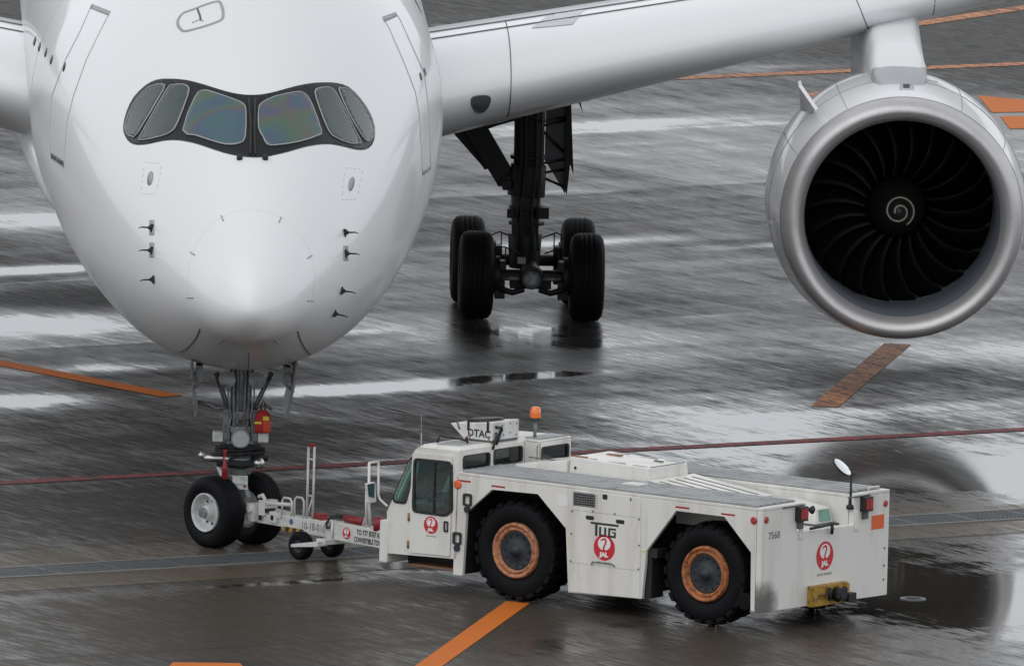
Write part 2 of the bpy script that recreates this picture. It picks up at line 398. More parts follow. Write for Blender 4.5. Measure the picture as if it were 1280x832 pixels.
def sheet(name, pts, z, mat):         # a thin laid sheet, 2 mm thick
    return MB().plate([(p.x, p.y) for p in pts], [], lambda u, v, w_: (u, v, w_), z - .003, z, 0).build(name, mat, gr)
def strip(name, a0, a1, b0, b1, z, mat): return sheet(name, [fromab(a0, b0), fromab(a1, b0), fromab(a1, b1), fromab(a0, b1)], z, mat)
strip('drain_border', -40, 40, bD + .50, bD + 2.0, .004, CONC)
strip('drain_border', -40, 40, bD - 1.7, bD - .50, .004, CONC)
DRK = paint('drain_shade_dark', (.02, .02, .022), .5)
GRT = paint('drain_grate_steel', (.13, .14, .15), .45, metal=.4, amt=.5)
FRM = paint('drain_frame', (.20, .195, .18), .5, amt=.5, dscale=1.2)
strip('drain_channel_shade', -40, 40, bD - .50, bD + .50, .004, DRK)  # flat dark sheet standing in for the shade inside the trench
mb = MB()
for s0 in (-.485, .425):
    mb.add([fromab(a, b_, z) for z in (.0, .02) for (a, b_) in ((-40, bD + s0), (40, bD + s0), (40, bD + s0 + .06), (-40, bD + s0 + .06))],
           [(4, 5, 6, 7), (0, 1, 5, 4), (1, 2, 6, 5), (2, 3, 7, 6), (3, 0, 4, 7)])
mb.build('drain_frame', FRM, gr)
mb = MB(); a = -13.0
while a < 13:
    k = 0 if (round(a / .075) % 14) else .03
    mb.add([fromab(x, y, z) for z in (.004, .016) for (x, y) in ((a, bD - .42), (a + .032 + k, bD - .42), (a + .032 + k, bD + .42), (a, bD + .42))],
           [(4, 5, 6, 7), (0, 1, 5, 4), (1, 2, 6, 5), (2, 3, 7, 6), (3, 0, 4, 7)])
    a += .075
for k in (-.21, 0, .21):
    mb.add([fromab(x, y, z) for z in (.004, .014) for (x, y) in ((-13, bD + k - .012), (13, bD + k - .012), (13, bD + k + .012), (-13, bD + k + .012))],
           [(4, 5, 6, 7), (0, 1, 5, 4), (2, 3, 7, 6)])
o = mb.build('drain_grate', GRT, gr); o['kind'] = 'stuff'

def line_mat(name, col, wear):
    m = bpy.data.materials.new(name); b = NB(m); o = b.obj(); q = b.mapv(o, rot=(0, 0, -AP))
    n1 = b.noise(b.mapv(q, (6, .6, 1)), 1.0, 5, .65, .3); n2 = b.noise(o, 9, 5, .7)
    f = b.ramp(b.math('ADD', b.math('MULTIPLY', n1, .5), b.math('MULTIPLY', n2, .5)), .62 - wear, .70 - wear * .7)
    c = b.mix(f, col, (.07, .065, .06)); c = b.mix(b.math('MULTIPLY', n1, .4), c, tuple(x * .6 for x in col))
    b.out(b.bsdf(Base_Color=c, Roughness=b.math('MULTIPLY_ADD', n2, .25, .45), Specular_IOR_Level=.08)); return m
ORL = line_mat('orange_line_paint', (.62, .17, .03), .02); ORW = line_mat('worn_orange_paint', (.62, .27, .13), .17)
REDL = line_mat('red_line_paint', (.27, .07, .08), .19)
def px_line(name, u0, v0, u1, v1, wd, mat, ext0=0, ext1=0, z=.008):
    p, q = ground(u0, v0), ground(u1, v1); d = (q - p).normalized(); n = Vector((-d.y, d.x, 0)) * wd / 2
    p -= d * ext0; q += d * ext1
    return sheet(name, [p - n, q - n, q + n, p + n], z, mat)
px_line('red_line', 0, 603.5, 1280, 536.5, .33, REDL, 12, 12)
px_line('orange_line', 2, 454, 216, 495, .42, ORL, 14, 0)
px_line('orange_line', 1122, 430, 1031, 508, .42, ORW)
px_line('orange_line', 648, 752, 536, 832, .36, ORL, 0, 8)
px_line('orange_line', 835, 98.5, 1280, 80, .42, ORW, 0, 8)
px_line('orange_line', 1155, 29, 1280, 10, .42, ORW, 5, 8)
sheet('orange_marking', [ground(1222, 120), ground(1300, 127), ground(1300, 140), ground(1240, 141)], .008, ORL)
sheet('orange_marking', [ground(1250, 146), ground(1300, 145), ground(1300, 161), ground(1262, 161)], .008, ORL)
sheet('orange_marking', [ground(1004, 119), ground(1040, 112), ground(1046, 123), ground(1014, 128)], .008, ORW)
PATCH = ground_material('dark_patch_asphalt', (.05, .05, .052), 'strip')
sheet('asphalt_patch', [ground(60, 835), ground(200, 822), ground(330, 826), ground(460, 832), ground(470, 860), ground(30, 860)], .004, PATCH)
sheet('orange_marking', [ground(216, 828), ground(300, 829), ground(310, 840), ground(205, 840)], .012, ORL)
mc = ground(1141, 748)
MB().rev([(0, .19), (.012, .185), (.012, .13), (.002, .12)], mc, (0, 0, 1), 28).build('drain_cover_ring', GRT, gr)

# ------------------------------------------------------------------ airliner
YAW = R(2.05665456); SN = 4.9
LAT = Vector((math.cos(YAW), math.sin(YAW), 0)); AFT = Vector((-math.sin(YAW), math.cos(YAW), 0))
NG = ground(292, 681) + Vector((.05395736, 0, 0))
AO = NG - AFT * SN                    # ground point below the nose tip; local axes: x = image right, y = aft, z = up
plane = empty('airliner', AO, YAW, 'large white twin engine airliner facing the camera, nose wheel hitched to a tow bar', 'airplane')
Rz = Matrix.Rotation(-YAW, 3, 'Z')
def lray(u, v): return Rz @ (CAM - AO), Rz @ ray(u, v)
def at_y(u, v, y): o, d = lray(u, v); return o + d * ((y - o.y) / d.y)

def prof(s, L, p, q):
    t = min(max(s / L, 0), 1); return (1 - (1 - t) ** p) ** q
ZT, ZB, WM = 8.5594, 2.4794, 3.0563
TABLE_TAIL = [(43, 0, 0, 1), (50, .15, .7, .93), (57, .55, 2.1, .70), (63, 1.1, 3.6, .36), (66.5, 1.75, 4.7, .10)]
def sect(s):
    z0 = 4.0013
    tip = math.exp(-(s / 1.6) ** 2)
    def blunt(base, r0): return (base ** 3 + (math.sqrt(r0 * max(s, 0)) * tip) ** 3) ** (1 / 3)
    zt = z0 + blunt((ZT - z0) * prof(s, 8.97092664, 1.55280531, .9), .60)
    zb = z0 - blunt((z0 - ZB) * prof(s, 6.02803849, 1.67581012, .83603613), .42)
    ww = blunt(WM * prof(s, 13.14796819, 2.25112981, .77545159), .55)
    zm = z0 + ((ZT + ZB) / 2 - z0) * min(s / 10, 1) ** 1.2
    if s > 43:
        for (a, t0, b0, k0), (b, t1, b1, k1) in zip(TABLE_TAIL, TABLE_TAIL[1:]):
            if a <= s <= b:
                f = (s - a) / (b - a); zt -= t0 + (t1 - t0) * f; zb += b0 + (b1 - b0) * f; ww *= k0 + (k1 - k0) * f
        zm = (zt + zb) / 2
    return zt, zb, ww, zm
NA = 128; rings = []
ss = [.0005, .004, .012, .03, .06, .1, .15, .2, .27, .35, .45, .55, .7, .85, 1.0, 1.2, 1.4, 1.6, 1.8] + [2 + .25 * i for i in range(34)] + [10.5 + .5 * i for i in range(8)] + [15, 18, 22, 28, 34, 40, 43, 50, 57, 63, 66.5]
for s in ss:
    zt, zb, ww, zm = sect(s); r_ = []
    for i in range(NA):
        t = 2 * math.pi * i / NA; c, sn = math.cos(t), math.sin(t)
        r_.append(Vector((ww * c, s, zm + (zt - zm if sn > 0 else zm - zb) * sn)))
    rings.append(r_)
fb = MB().loft(rings, 0, True, True)
fus = fb.build('fuselage', WHITE_AC, plane)
BV = BVHTree.FromPolygons([v.co for v in fus.data.vertices], [list(p.vertices) for p in fus.data.polygons])
def hit(u, v):
    o, d = lray(u, v); h = BV.ray_cast(o, d)
    if h[0] is None: return None, None
    n = h[1]
    return h[0], (n if n.dot(d) < 0 else -n)
def skin(name, poly, mat, parent, off=.006, thick=.004, step=6.0):
    """a panel lying on the fuselage skin, bounded by a surveyed outline"""
    pts = []; k = len(poly)
    for i in range(k):
        a, b = Vector(poly[i]), Vector(poly[(i + 1) % k]); m_ = max(1, int((b - a).length / step))
        pts += [a + (b - a) * j / m_ for j in range(m_)]
    nb = len(pts); xs_ = [p.x for p in pts]; ys_ = [p.y for p in pts]
    def inside(q):
        r = False
        for i in range(nb):
            a, b = pts[i], pts[i - 1]
            if (a.y > q.y) != (b.y > q.y) and q.x < (b.x - a.x) * (q.y - a.y) / (b.y - a.y) + a.x: r = not r
        return r
    y = min(ys_) + step / 2; inner = []
    while y < max(ys_):
        x = min(xs_) + step / 2
        while x < max(xs_):
            q = Vector((x, y))
            if inside(q) and min((q - p).length for p in pts) > step * .5: inner.append(q)
            x += step
        y += step
    vo, _, fo, _, _, _ = delaunay_2d_cdt(pts + inner, [(i, (i + 1) % nb) for i in range(nb)], [], 1, 1e-4)
    P = []; ok = []
    for q in vo:
        h, n = hit(q.x, q.y); ok.append(h is not None); P.append((h + n * off, h - n * .01) if h is not None else (Vector(), Vector()))
    fo = [f for f in fo if all(ok[i] for i in f)]; n = len(vo)
    edges = {}
    for f in fo:
        for i in range(len(f)):
            e = (f[i], f[(i + 1) % len(f)]); edges[e] = 1
    b = MB()
    b.add([p[0] for p in P] + [p[1] for p in P], [tuple(f) for f in fo] + [(e[1], e[0], n + e[0], n + e[1]) for e in edges if (e[1], e[0]) not in edges], 0, False)
    ob = b.build(name, mat, parent, fixn=False)
    me = ob.data
    for p_ in me.polygons:
        p_.use_smooth = p_.index < len(fo)
    bm = bmesh.new(); bm.from_mesh(me); bmesh.ops.recalc_face_normals(bm, faces=bm.faces); bm.to_mesh(me); bm.free()
    return ob
def seam(name, poly, mat, parent, r=.006, closed=True, step=6.0, off=0.0):
    pts = []; k = len(poly)
    for i in range(k if closed else k - 1):
        a, b = Vector(poly[i]), Vector(poly[(i + 1) % k]); m_ = max(1, int((b - a).length / step))
        pts += [a + (b - a) * j / m_ for j in range(m_)]
    if not closed: pts.append(Vector(poly[-1]))
    q = [hit(p.x, p.y) for p in pts]; q = [h + n * off for h, n in q if h is not None]
    if len(q) < 3: return None
    return MB().tube(q, r, 6, 0, closed).build(name, mat, parent, fixn=False)
def smooth_loop(p, n=3):              # Catmull-Rom through the surveyed points
    out = []; k = len(p)
    for i in range(k):
        p0, p1, p2, p3 = (Vector(p[(i + j) % k]) for j in (-1, 0, 1, 2))
        for j in range(n):
            t = j / n
            out.append(tuple(.5 * (2 * p1 + (p2 - p0) * t + (2 * p0 - 5 * p1 + 4 * p2 - p3) * t * t + (3 * p1 - p0 - 3 * p2 + p3) * t ** 3)))
    return out
def c5(l): return [(130 + x / 3.467, 80 + y / 3.467) for x, y in l]
mask = c5([(85, 270), (100, 205), (130, 145), (180, 95), (230, 70), (290, 66), (360, 72), (430, 90), (500, 112), (560, 128), (610, 135), (648, 136), (690, 133), (750, 120), (830, 98), (900, 85), (960, 82), (1010, 85), (1060, 102), (1110, 150), (1150, 210), (1170, 265), (1172, 310), (1160, 350), (1130, 370), (1090, 370), (1040, 358), (980, 347), (920, 350), (860, 362), (800, 380), (740, 394), (700, 402), (650, 405), (590, 400), (520, 385), (440, 358), (380, 340), (320, 330), (260, 332), (200, 345), (150, 350), (115, 340), (92, 310)])
skin('windscreen_surround', smooth_loop(mask, 2), MASK, fus, .006, step=3.5)
seam('surround_edge', smooth_loop(mask, 2), SEAM, fus, .008)
panes = [([(95, 270), (115, 210), (150, 150), (195, 105), (245, 90), (260, 95), (260, 115), (150, 300), (125, 315), (105, 305)], PANE),
         ([(160, 315), (270, 120), (300, 95), (345, 92), (368, 105), (365, 140), (320, 260), (295, 295), (250, 315), (180, 330), (162, 328)], PANE),
         ([(345, 290), (395, 150), (430, 118), (480, 128), (570, 160), (605, 178), (615, 210), (612, 320), (590, 345), (550, 352), (500, 345), (400, 312)], PANEF),
         ([(670, 200), (685, 172), (740, 145), (830, 125), (865, 130), (895, 170), (938, 290), (925, 312), (840, 340), (740, 355), (705, 350), (690, 320), (670, 280)], PANEF),
         ([(912, 125), (930, 108), (975, 105), (1000, 125), (1030, 180), (1105, 330), (1100, 345), (1060, 345), (1000, 320), (970, 290), (930, 190)], PANE),
         ([(1015, 115), (1030, 108), (1060, 115), (1110, 160), (1150, 230), (1168, 280), (1160, 320), (1140, 335), (1120, 320), (1060, 220)], PANE)]
for pl, mt in panes:
    lp = smooth_loop(c5(pl), 2)
    skin('windscreen_pane', lp, mt, fus, .022, step=3.5)
    seam('pane_seal', lp, SEAL, fus, .011, step=3.5, off=.016)
for pl in ([(628, 160), (636, 280), (634, 400)], [(655, 160), (650, 280), (655, 402)]):
    q = [hit(*p) for p in c5(pl)]; MB().tube([h + n * .045 for h, n in q], .018, 8).build('wiper', BLACK, fus)
for p in c5([(588, 410), (698, 410)]):
    h, n = hit(*p); MB().cyl(h - n * .02, h + n * .07, .05, .035, 12).build('wiper_foot', BLACK, fus)
# radome joint, small strips and marks around it
circ = [(314 + 79 * math.cos(t), 348 + 86 * math.sin(t)) for t in (2 * math.pi * i / 60 for i in range(60))]
seam('radome_joint', circ, SEAML, fus, .0018)
for (u, v, du, dv) in ((241, 317, 3, 2), (387, 321, 3, -2), (238, 372, 4, 0), (388, 376, 4, 0), (278, 273, 1.4, 3.5), (350, 275, 1.4, -3.5), (275, 426, 3, -2), (347, 427, 2.5, 2)):
    seam('radome_marker', [(u - du, v - dv), (u, v), (u + du, v + dv)], SEAL, fus, .011, False, 1.5)
for pl in ([(250, 411), (246, 421), (240, 429), (233, 436), (225, 440)], [(372, 414), (375, 424), (379, 432), (383, 438), (388, 443)]):
    seam('bay_joint', pl, SEAM, fus, .012, False, 2)
seam('bay_joint', [(311, 441), (311, 452), (311, 460)], SEAM, fus, .006, False, 2)
# faint skin joints round the forward body
for s_ in (12.4,):
    zt, zb, ww, zm = sect(s_); b = MB(); pts = []
    for i in range(96):
        t = 2 * math.pi * i / 96; c, sn = math.cos(t), math.sin(t)
        pts.append(Vector((ww * c, s_, zm + (zt - zm if sn > 0 else zm - zb) * sn)))
    b.tube(pts, .0035, 5, 0, True); b.build('skin_joint', SEAL, fus)
# probes
for (u, v, sd_, pl) in ((190, 285, -1, 1), (190, 313, -1, 1), (192, 349, -1, 0), (431, 291, 1, 0), (432, 317, 1, 1), (427, 363, 1, 0), (418, 391, 1, 0)):
    h, n = hit(u, v)
    if pl: skin('probe_plate', [(u - 3, v - 10), (u + 3, v - 10), (u + 3, v + 9), (u - 3, v + 9)], SEAML, fus, .004, step=4)
    b = MB(); b.cyl(h - n * .02, h + n * .05, .045, .03, 10); b.box((h.x - .022, h.y - .04, h.z - .055), (h.x + .022, h.y + .04, h.z + .055))
    tip = h + n * .07 + Vector((sd_ * .09, -.03, 0)); b.cyl(h + n * .03, tip, .014, .010, 8); b.cyl(tip, tip + Vector((sd_ * .04, -.12, .0)), .010, .006, 8)
    b.build('probe', BLACK, fus)
for (u, v) in ((188, 223), (439, 230)):
    skin('static_port', [(u + 3.6 * math.cos(t) + 1.5 * math.sin(t), v - 9 * math.sin(t)) for t in (2 * math.pi * i / 20 for i in range(20))], SEAL, fus, .005, step=4)
    b = MB()
    def dash(p, q):
        h0, n0 = hit(*p); h1, n1 = hit(*q); b.tube([h0, (h0 + h1) / 2 + n0 * .001, h1], .0035, 5)
    for i in range(4): dash((u - 6 + 5 * i, v - 20 + .5 * i), (u - 3.5 + 5 * i, v - 20 + .5 * i)); dash((u - 12 + 5 * i, v + 19), (u - 9.5 + 5 * i, v + 20))
    for i in range(4): dash((u - 8 - 1.0 * i, v - 14 + 8 * i), (u - 8.5 - 1.0 * i, v - 10 + 8 * i)); dash((u + 14 - 1.5 * i, v - 16 + 8 * i), (u + 13.5 - 1.5 * i, v - 12 + 8 * i))
    b.build('port_marking', SEAL, fus)['kind'] = 'stuff'
# overhead escape hatch, doors
seam('hatch_joint', smooth_loop([(222, 28), (228, 18), (240, 13), (268, 3), (276, 5), (279, 20), (272, 28), (236, 39), (226, 37)], 3), SEAML, fus, .022)
seam('hatch_handle', [(247, 12), (250, 20), (251, 26)], SEAM, fus, .016, False, 2)
seam('hatch_handle', [(240, 29), (250, 25), (254, 27)], SEAML, fus, .012, False, 2)
doorL = [(115, 6), (138, 15), (125, 40), (108, 75), (92, 120), (84, 152), (81, 190), (80, 209), (64, 198), (63, 160), (65, 120), (82, 75), (100, 40)]
doorR = [(478, 22), (494, 16), (500, 25), (515, 58), (530, 92), (535, 130), (537, 170), (538, 212), (528, 219), (526, 180), (524, 144), (519, 115), (506, 81), (486, 35)]
seam('door_joint', doorL, SEAML, fus, .009); seam('door_joint', doorR, SEAML, fus, .009)
for pl, mt in (([(115, 6), (138, 15), (136, 20), (113, 11)], SEAL), ([(64, 197), (80, 208), (80, 202), (64, 191)], SEAM), ([(478, 22), (494, 16), (496, 21), (480, 28)], SEAL), ([(528, 219), (538, 212), (538, 207), (528, 213)], SEAL)):
    skin('door_sill', pl, mt, fus, .006, step=4)
for (u, v) in ((43, 52), (49, 59), (57, 66), (64, 75), (80, 84)):
    skin('cabin_window', [(u - 1.2, v + 6), (u - 1.5, v + 1), (u + 1, v - 5.5), (u + 2.2, v - 6), (u + 2, v - 1), (u + .3, v + 5)], MASK, fus, .005, step=3)
for (u, v) in ((526, 96), (531, 90)):
    skin('cabin_window', [(u + 1.2, v + 5), (u + 1.5, v + 1), (u - .6, v - 5), (u - 1.6, v - 5), (u - 1.6, v - 1), (u - .3, v + 4)], MASK, fus, .005, step=3)
# airline name along both flanks, above the windows
for sg in (1, -1):
    sm = 20.0
    def onskin(u, v, w_, sg=sg):
        s = sm + sg * u; zt, zb, ww, zm = sect(s); ang = R(44) + v / 3.05
        off = .004 + (w_ + .002) * 1.0
        return Vector((sg * (ww + off) * math.cos(ang), s, zm + (zt - zm + off) * math.sin(ang)))
    letters('airline_name', 'JAPAN AIRLINES', 1.75, TEXTD, fus, onskin, .002, .02, 3)

# wing: NACA-like sections lofted to the tip, both sides
def foil(x, sg, k=26):
    le_s = 21.5 + (x - 3) * .72
    te_s = 34.3 + max(0, x - 10.5) * .33 + min(x - 3, 7.5) * .10
    c = te_s - le_s
    zle = 4.62 + (x - 3) * .145 + max(0, x - 12) * .012; tc = .130 - .03 * min(1, (x - 3) / 25); inc = R(4.2 - 3.2 * min(1, (x - 3) / 25))
    up, lo = [], []
    for i in range(k + 1):
        t = (1 - math.cos(math.pi * i / k)) / 2
        th = 5 * tc * (.2969 * math.sqrt(t) - .126 * t - .3516 * t * t + .2843 * t ** 3 - .1026 * t ** 4) * c
        cam_ = .012 * c * (4 * t * (1 - t))
        for l, sgn in ((up, 1), (lo, -1)):
            z = cam_ + sgn * th; yy = t * c
            l.append(Vector((sg * x, le_s + yy * math.cos(inc) + z * math.sin(inc), zle - yy * math.sin(inc) + z * math.cos(inc))))
    return up + lo[-2:0:-1]
WXS = [1.0, 3.0, 3.6, 4.4, 5.2, 6.5, 8, 9.0, 9.8, 10.5, 11.4, 12.6, 15, 20, 26, 32]
for sg in (1, -1):
    b = MB().loft([foil(x, sg) for x in WXS], 0, True, True)
    # root fillet blending into the body
    wing = b.build('wing', WHITE_AC, plane)
    wl = [[], []]
    def wseam(x0, t0, t1, mat=SEAM, r=.009, lean=0.0, k=26):
        pts = []
        for j in range(15):
            t = t0 + (t1 - t0) * j / 14     # index along section: negative = lower side
            f = foil(x0 + lean * j / 14, sg); i = int(math.floor(t)); fr = t - i; n_ = len(f)
            pts.append(f[i % n_] * (1 - fr) + f[(i + 1) % n_] * fr)
        return MB().tube(pts, r, 6).build('slat_joint', mat, wing)
    wseam(4.42, 9, -5); wseam(9.62, 10, -4, lean=.5); wseam(11.15, 8, -4)
    # upper surface: trailing panels in grey
    b = MB(); rg = []
    for x in WXS[1:14]:
        f = foil(x, sg); rg.append([p + Vector((0, 0, .006)) for p in f[9:26]])
    n_ = len(rg[0]); b.add([p for r_ in rg for p in r_], [(k * n_ + i, k * n_ + i + 1, (k + 1) * n_ + i + 1, (k + 1) * n_ + i) for k in range(len(rg) - 1) for i in range(n_ - 1)], 0, True)
    b.build('wing_upper_panel', WINGGREY, wing)
    b = MB()
    for t_ in (7.4, 8.9):
        pts = []
        for x in WXS[1:14]:
            f = foil(x, sg); i = int(t_); pts.append(f[i] + (f[i + 1] - f[i]) * (t_ - i))
        b.tube(pts, .02, 6)
    b.build('spoiler_joint', SEAM, wing)
    if sg == 1: wingR = wing
# grey non-slip patch on the upper skin
# landing lamp window in the leading edge
WB = BVHTree.FromPolygons([v.co for v in wingR.data.vertices], [list(p.vertices) for p in wingR.data.polygons])
def whit(u, v):
    o, d = lray(u, v); h = WB.ray_cast(o, d)
    while h[0] is None: v += .5; o, d = lray(u, v); h = WB.ray_cast(o, d)
    n = h[1]; return h[0], (n if n.dot(d) < 0 else -n)
q = [whit(*p) for p in smooth_loop([(664, 36), (681, 34.5), (698, 33), (716, 31), (724, 22), (731, 13), (738, 5), (714, 8), (692, 14), (678, 25)], 1)]
cn = Vector(); 
for h, n in q: cn += h / len(q)
b = MB(); n_ = len(q); q2 = [whit(*(Vector((700, 21)) * .5 + Vector(p) * .5)) for p in [(664, 36), (681, 34.5), (698, 33), (716, 31), (724, 22), (731, 13), (738, 5), (714, 8), (692, 14), (678, 25)]]; c0 = whit(700, 21)
b.add([h + n * .008 for h, n in q] + [h + n * .008 for h, n in q2] + [c0[0] + c0[1] * .008], [(i, (i + 1) % n_, n_ + (i + 1) % n_, n_ + i) for i in range(n_)] + [(n_ + i, n_ + (i + 1) % n_, 2 * n_) for i in range(n_)], 0, True)
b.build('wing_walk_patch', GREY_AC, wingR)
lp = [(589, 126), (591, 122), (597, 120.5), (606, 120), (612, 122), (612, 128), (608, 136), (602, 141), (596, 140), (591, 134)]
q = [whit(*p) for p in smooth_loop(lp, 3)]; cn = whit(601, 130)
b = MB(); n_ = len(q); b.add([h + n * .004 for h, n in q] + [cn[0] + cn[1] * .05], [(i, (i + 1) % n_, n_) for i in range(n_)], 0, True)
ll = b.build('landing_lamp', paint('lamp_window', (.075, .085, .09), .25), wingR)
MB().tube([h for h, n in q], .016, 6, 0, True).build('lamp_rim', SEAM, ll)

# belly fairing
rings = []
for s, hw, zt, zb in ((17.5, .5, 3.4, 2.6), (18.5, 1.8, 3.9, 2.45), (20, 2.7, 4.4, 2.4), (22, 2.95, 4.7, 2.5), (26, 3.1, 4.7, 2.5), (34, 3.25, 4.6, 2.4), (39, 2.8, 4.4, 2.5), (43, 1.2, 3.8, 2.8)):
    rings.append([Vector((hw * math.copysign(abs(math.cos(t)) ** .95, math.cos(t)), s, (zt + zb) / 2 + (zt - zb) / 2 * math.copysign(abs(math.sin(t)) ** .95, math.sin(t)))) for t in (2 * math.pi * i / 48 for i in range(48))])
MB().loft(rings, 0, True, True).build('belly_fairing', WHITE_AC, plane)
# tail surfaces
def slab(pts, th, ax):
    b = MB(); rr = []
    for (yl, yt, z, x) in pts:
        c = yt - yl; r_ = []
        for i in range(20):
            t = 2 * math.pi * i / 20; u = (1 - math.cos(t)) / 2; wv = math.sin(t) * th * c / 2
            r_.append(Vector((x + (wv if ax == 'z' else 0), yl + u * c, z + (wv if ax == 'x' else 0))))
        rr.append(r_)
    return b.loft(rr, 0, True, True)
slab([(52, 62.5, 8.0, 0), (60, 66.5, 16.8, 0)], .10, 'z').build('tail_fin', WHITE_AC, plane)
for sg in (1, -1): slab([(57.5, 64, 6.6, sg * .8), (64.3, 67, 7.6, sg * 9)], .09, 'x').build('tailplane', WHITE_AC, plane)

# engine
EX, EY, EZ = 10.515, 23.0, 2.82
eo = Vector((EX, EY, EZ)); ea = Vector((0, 1, 0))
b = MB()
b.rev([(.46, 1.872), (.7, 1.905), (1.0, 1.94), (1.5, 1.98), (2.25, 2.0), (3.0, 1.99), (3.8, 1.93), (4.6, 1.80), (5.4, 1.62), (5.7, 1.55), (5.7, 1.48), (4.5, 1.5)], eo, ea, 96)
eng = b.build('engine_nacelle', WHITE_AC, plane)
MB().rev([(.48, 1.868), (.46, 1.866), (.30, 1.85), (.18, 1.83), (.09, 1.80), (.03, 1.755), (0, 1.70), (.02, 1.645), (.08, 1.59), (.18, 1.545), (.32, 1.515)], eo, ea, 128).build('inlet_lip', LIPMET, eng)
MB().rev([(.32, 1.514), (.6, 1.49), (1.0, 1.485), (1.5, 1.5), (2.25, 1.51)], eo, ea, 128).build('intake_liner', LINER, eng)
MB().rev([(2.3, 1.5), (2.32, .3)], eo, ea, 64).build('fan_backing', SPINM, eng)
b = MB(); b.rev([(1.18, .004), (1.20, .05), (1.28, .14), (1.42, .24), (1.62, .35), (1.85, .43), (2.25, .47)], eo, ea, 48)
sp = b.build('spinner', SPINM, eng)
pts = []
for i in range(64):
    f = i / 63; r_ = .06 + .195 * f; t = R(200) - 2 * math.pi * 1.72 * f
    d_ = 1.28 + (r_ - .14) * 1.3 if r_ > .14 else 1.20 + (r_ - .05) * .9
    pts.append(eo + Vector((r_ * math.cos(t), d_ - .01, r_ * math.sin(t))))
MB().tube(pts, .015, 8).build('spinner_spiral', paint('spiral_cream', (.30, .275, .21), .5), eng)
def blade_mesh():
    b = MB(); rows = []
    K = 10
    for k in range(K + 1):
        f = k / K; r_ = .42 + 1.06 * f
        sweep = .16 * math.sin(math.pi * f * .9) - .22 * f * f           # scimitar leading edge
        stag = R(28 + 34 * f); ch = .34 + .20 * math.sin(math.pi * min(1, f * .75 + .15))
        row = []
        for j in range(7):
            g = j / 6 - .5
            tang = sweep + ch * g * math.sin(stag) + .03 * math.cos(math.pi * g)
            ax_ = 2.02 + ch * g * math.cos(stag) * .9 + .02
            th = tang / max(r_, .3)
            row.append(Vector((r_ * math.sin(th), ax_, r_ * math.cos(th))))
        rows.append(row)
    vs = [p for r_ in rows for p in r_]; n_ = 7
    fs = [(k * n_ + j, k * n_ + j + 1, (k + 1) * n_ + j + 1, (k + 1) * n_ + j) for k in range(K) for j in range(n_ - 1)]
    b.add(vs, fs, 0, True); return b
b0 = blade_mesh().build('fan_blade', BLADE, eng, fixn=False)
md = b0.modifiers.new('thickness', 'SOLIDIFY'); md.thickness = .016; md.offset = 0
for k in range(22):
    o = b0 if k == 0 else b0.copy()
    if k: COL.objects.link(o); o.parent = eng
    o.matrix_local = Matrix.Translation(eo) @ Matrix.Rotation(2 * math.pi * k / 22, 4, 'Y')
# strake, vent
b = MB(); p0, p1, p2 = at_y(1000, 107, 24.5), at_y(1021, 137, 23.8), at_y(1004, 133, 25.3)
nv = (p1 - p0).cross(p2 - p0).normalized() * .03
top_ = [p0, p0 + Vector((.04, 1.1, -.05)), p2 + Vector((.05, 1.0, -.25)), p1]
b.hexa([p - nv for p in top_] + [p + nv for p in top_]); b.build('strake', WHITE_AC, eng, bevel=.012)
def nac(u, v):
    o, d = lray(u, v); h = NBV.ray_cast(o, d)
    while h[0] is None: v += 1; o, d = lray(u, v); h = NBV.ray_cast(o, d)
    n = h[1]; return h[0], (n if n.dot(d) < 0 else -n)
NBV = BVHTree.FromPolygons([v.co for v in eng.data.vertices], [list(p.vertices) for p in eng.data.polygons])
def npanel(name, loop, mat, off):
    q = [nac(*p) for p in loop]; n_ = len(q)
    vs = [h + n * off for h, n in q] + [h - n * .02 for h, n in q]
    return MB().add(vs, [tuple(range(n_))] + [(i, (i + 1) % n_, n_ + (i + 1) % n_, n_ + i) for i in range(n_)]).build(name, mat, eng)
npanel('vent_plate', [(1125, 105), (1142, 104), (1143, 113), (1124, 113)], GREY_AC, .006)
npanel('vent_opening', [(1129, 106), (1137, 106), (1137, 110), (1129, 110)], BLACK, .010)
b = MB()
for i in range(1, 40):
    pass
for t in (R(35), R(62), R(118), R(150), R(-150), R(-30)):
    b.tube([eo + Vector((math.cos(t) * (r_ + .002), d_, math.sin(t) * (r_ + .002))) for d_, r_ in ((.50, 1.876), (1.0, 1.94), (1.5, 1.98), (2.25, 2.0), (3, 1.99))], .007, 5)
b.tube([eo + Vector((math.cos(t) * 1.992, 1.75, math.sin(t) * 1.992)) for t in (2 * math.pi * i / 72 for i in range(72))], .007, 5, 0, True)
b.build('cowl_joint', SEAML, eng)
